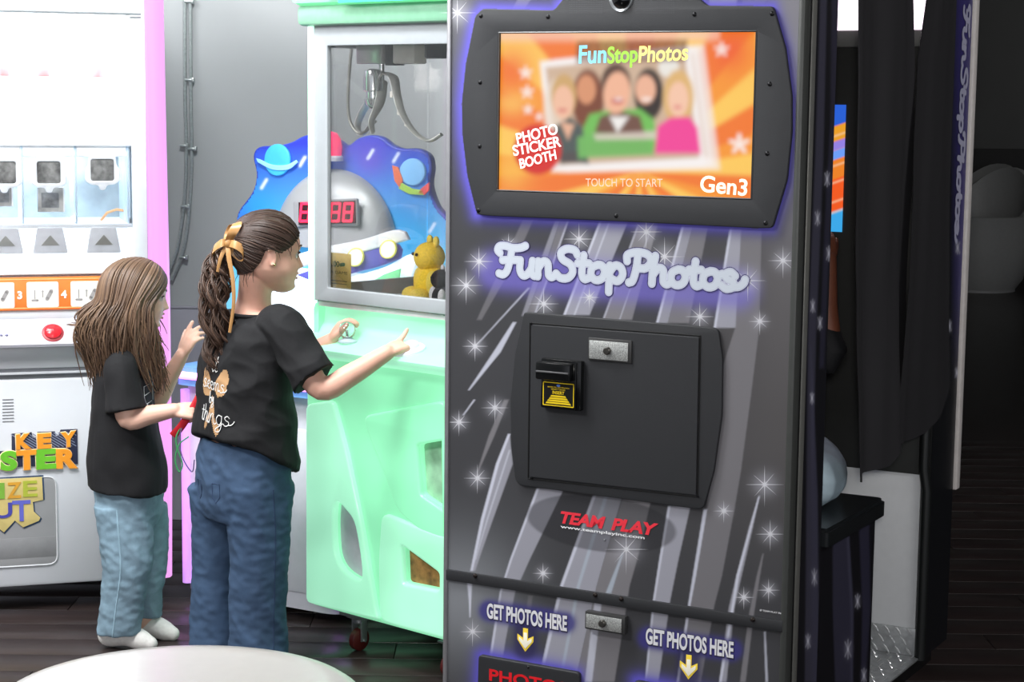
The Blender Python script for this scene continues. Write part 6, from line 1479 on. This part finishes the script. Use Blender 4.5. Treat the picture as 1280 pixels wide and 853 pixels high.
for k in range(820):
    side = 1 if r5.random() < .62 else -1; t = r5.random(); lift = r5.uniform(.007, .018+.012*t); P = []; ph = r5.uniform(0, 6.28)
    for j in range(9): P.append(lpath(t, side, j/8, lift)[1])
    d, p = lpath(t, side, 1, lift); out = V((d.x, d.y, 0)).normalized(); Lh = r5.uniform(.15, .25) if k % 4 else r5.uniform(.09, .17); fr = r5.uniform(.7, 1.5); am_ = r5.uniform(.004, .011); fl_r = r5.uniform(.004, .030)*(1 if t > .35 else .3)
    back = lf_*-1; m_ = 20; h0 = r5.uniform(-.02, .05)
    for j in range(1, m_+1):
        u_ = j/m_; w = am_*min(1, u_*2)
        P.append(p + V((0, 0, -Lh*u_)) + out*(fl_r*math.sin(min(1, u_*1.5)*math.pi*.7) - .022*u_*u_) + back*(.045*t*math.sin(min(1, u_*1.3)*math.pi*.75)) + V((w*math.sin(fr*u_*6.28+ph), w*.7*math.cos(fr*u_*5+ph), 0)) + lf_*(.045*u_*u_*(1 if t < .3 else .3 if t < .6 else 0)))
    for it in range(4): P = [P[0]] + [(P[i-1]+P[i]*2+P[i+1])/4 for i in range(1, len(P)-1)] + [P[-1]]
    for i in range(6, 14):                  # keep clear of the head after smoothing
        dd = P[i]-lc; r0 = surf(bv2, lc, dd.normalized(), .08) if dd.z > -.09 else 0
        if dd.length < r0+.006: P[i] = lc + dd.normalized()*(r0+.006)
    paths.append(P)
for k in range(14):               # blown strands behind
    d, p = lpath(r5.uniform(.75, 1), 1 if k % 2 else -1, 1, .02); P = [p]
    for j in range(1, 12):
        u_ = j/11; P.append(p + V((-.085*u_**1.5 - .01*math.sin(5*u_+k), r5.uniform(-.002, .002), -.12*u_+.05*u_**3)))
    paths.append(P)
strands('hair_strands', paths, .0026, hair2, hairL)

# red strap with green cord in the small girl's hand
rs = mat('red_fabric_strap', (196, 26, 40), .6); gc = mat('green_cord', (70, 150, 96), .5); pc = mat('purple_cord', (110, 96, 140), .5)
hp = at(240, 515, 4.94); stp = empty('red_strap', hp, 0, 'red strap with thin green cords held in the small girl\'s lowered hand', 'strap')
H = lambda x, y, Y=4.945: at(x, y, Y) - hp
MB().tube(smooth_path([tuple(H(*q)) for q in ((250, 494, 4.97), (244, 506, 4.96), (236, 519, 4.945), (226, 534, 4.945), (216, 545, 4.95))], 6), (.011, .0025), 10, flat=(.5, -.8, .3)).build('strap', rs, stp)
MB().tube(smooth_path([tuple(H(*q)) for q in ((226, 534), (220, 548), (222, 562), (228, 580), (224, 590), (219, 575), (224, 556), (236, 546))], 6), .0022, 6).build('cord', gc, stp); MB().tube(smooth_path([tuple(H(*q)) for q in ((228, 532), (224, 552), (229, 574), (240, 590), (243, 575))], 6), .0018, 6).build('cord', pc, stp)

# ------------------------------------------------------------------ sitter inside the booth
bo_ = V(tuple(BB([-.272, .42, 0.]))); bo_.z = SEAT_Z - .0
st_ = empty('person', bo_, YAW, 'person in dark top and pale blue trousers sitting behind the booth curtain, mostly hidden', 'person')
dk = mat('skin_brown', (126, 74, 54), .5, sss=.08); sm_ = MB()
W3 = lambda x, y, z: V((x, y, z))
loft(sm_, [(W3(-.08, -.06, z), V((w, 0, 0)), V((0, d, 0))) for z, w, d in ((.05, .14, .09), (.25, .125, .08), (.45, .14, .08), (.52, .07, .05))])
limb(sm_, [W3(-.08, -.05, .52), W3(-.08, -.03, .62)], [.05, .05]); head_mesh(sm_, W3(-.08, -.01, .73), frame3(math.radians(90), 0), .21)
limb(sm_, [W3(.06, -.06, .46), W3(.195, -.05, .37), W3(.198, -.045, .49), W3(.195, -.03, .59)], [.042, .034, .026, .019]); hand(sm_, W3(.195, -.03, .59), V((-.3, .3, 1)), V((.8, -.6, 0)), V((-.3, .7, 0)), .95)
limb(sm_, [W3(-.20, -.06, .46), W3(-.26, .05, .28), W3(-.20, .20, .16)], [.042, .034, .022]); hand(sm_, W3(-.20, .20, .16), V((.2, 1, -.1)), V((0, .1, 1)), V((1, 0, 0)), .95)
limb(sm_, [W3(.02, -.05, .07), W3(.10, .12, .065), W3(.03, .27, .03), W3(.04, .27, -.42)], [.055, .05, .045, .03]); limb(sm_, [W3(-.16, -.05, .07), W3(-.19, .25, .065), W3(-.18, .28, -.42)], [.055, .05, .03])
bdy = merged('body', sm_, .0045, 4, dk, st_)
ts = MB(); loft(ts, [(W3(-.08, -.06, z), V((w, 0, 0)), V((0, d, 0))) for z, w, d in ((.06, .16, .105), (.25, .145, .1), (.45, .155, .095), (.52, .08, .06))]); limb(ts, [W3(.06, -.06, .455), W3(.195, -.05, .375), W3(.197, -.048, .405)], [.055, .050, .044]); limb(ts, [W3(-.20, -.06, .46), W3(-.25, .02, .32)], [.055, .05]); merged('shirt', ts, .005, 5, tee, st_)
jn = MB(); limb(jn, [W3(.05, -.05, .072), W3(.165, -.01, .070), W3(.12, .16, .066), W3(.05, .27, .03), W3(.05, .27, -.38)], [.074, .068, .062, .056, .05], 18); limb(jn, [W3(-.16, -.05, .072), W3(-.19, .26, .065), W3(-.18, .28, -.38)], [.074, .062, .05], 18); limb(jn, [W3(.05, -.06, .074), W3(-.16, -.06, .074)], [.076, .076]); merged('trousers', jn, .005, 5, mat('pale_blue_denim', (176, 196, 206), .85, var=.08, scale=30, bump=.3), st_, lambda c, n: .004*noise.noise((c.x*20, c.y*20, c.z*30)))
hb = MB(); hb.ball(W3(-.08, -.03, .765), (.09, .10, .088), 24, 16); hb.ball(W3(-.08, -.075, .69), (.07, .05, .075), 16, 12); merged('hair', hb, .006, 4, mat('black_hair', (22, 18, 17), .5), st_)
for P in (W3(.05, .29, -.455), W3(-.18, .29, -.455)): MB().ball(P + V((0, .04, 0)), (.036, .10, .035), 16, 10).build('shoe', mat('dark_shoe', (40, 38, 40), .6), st_)
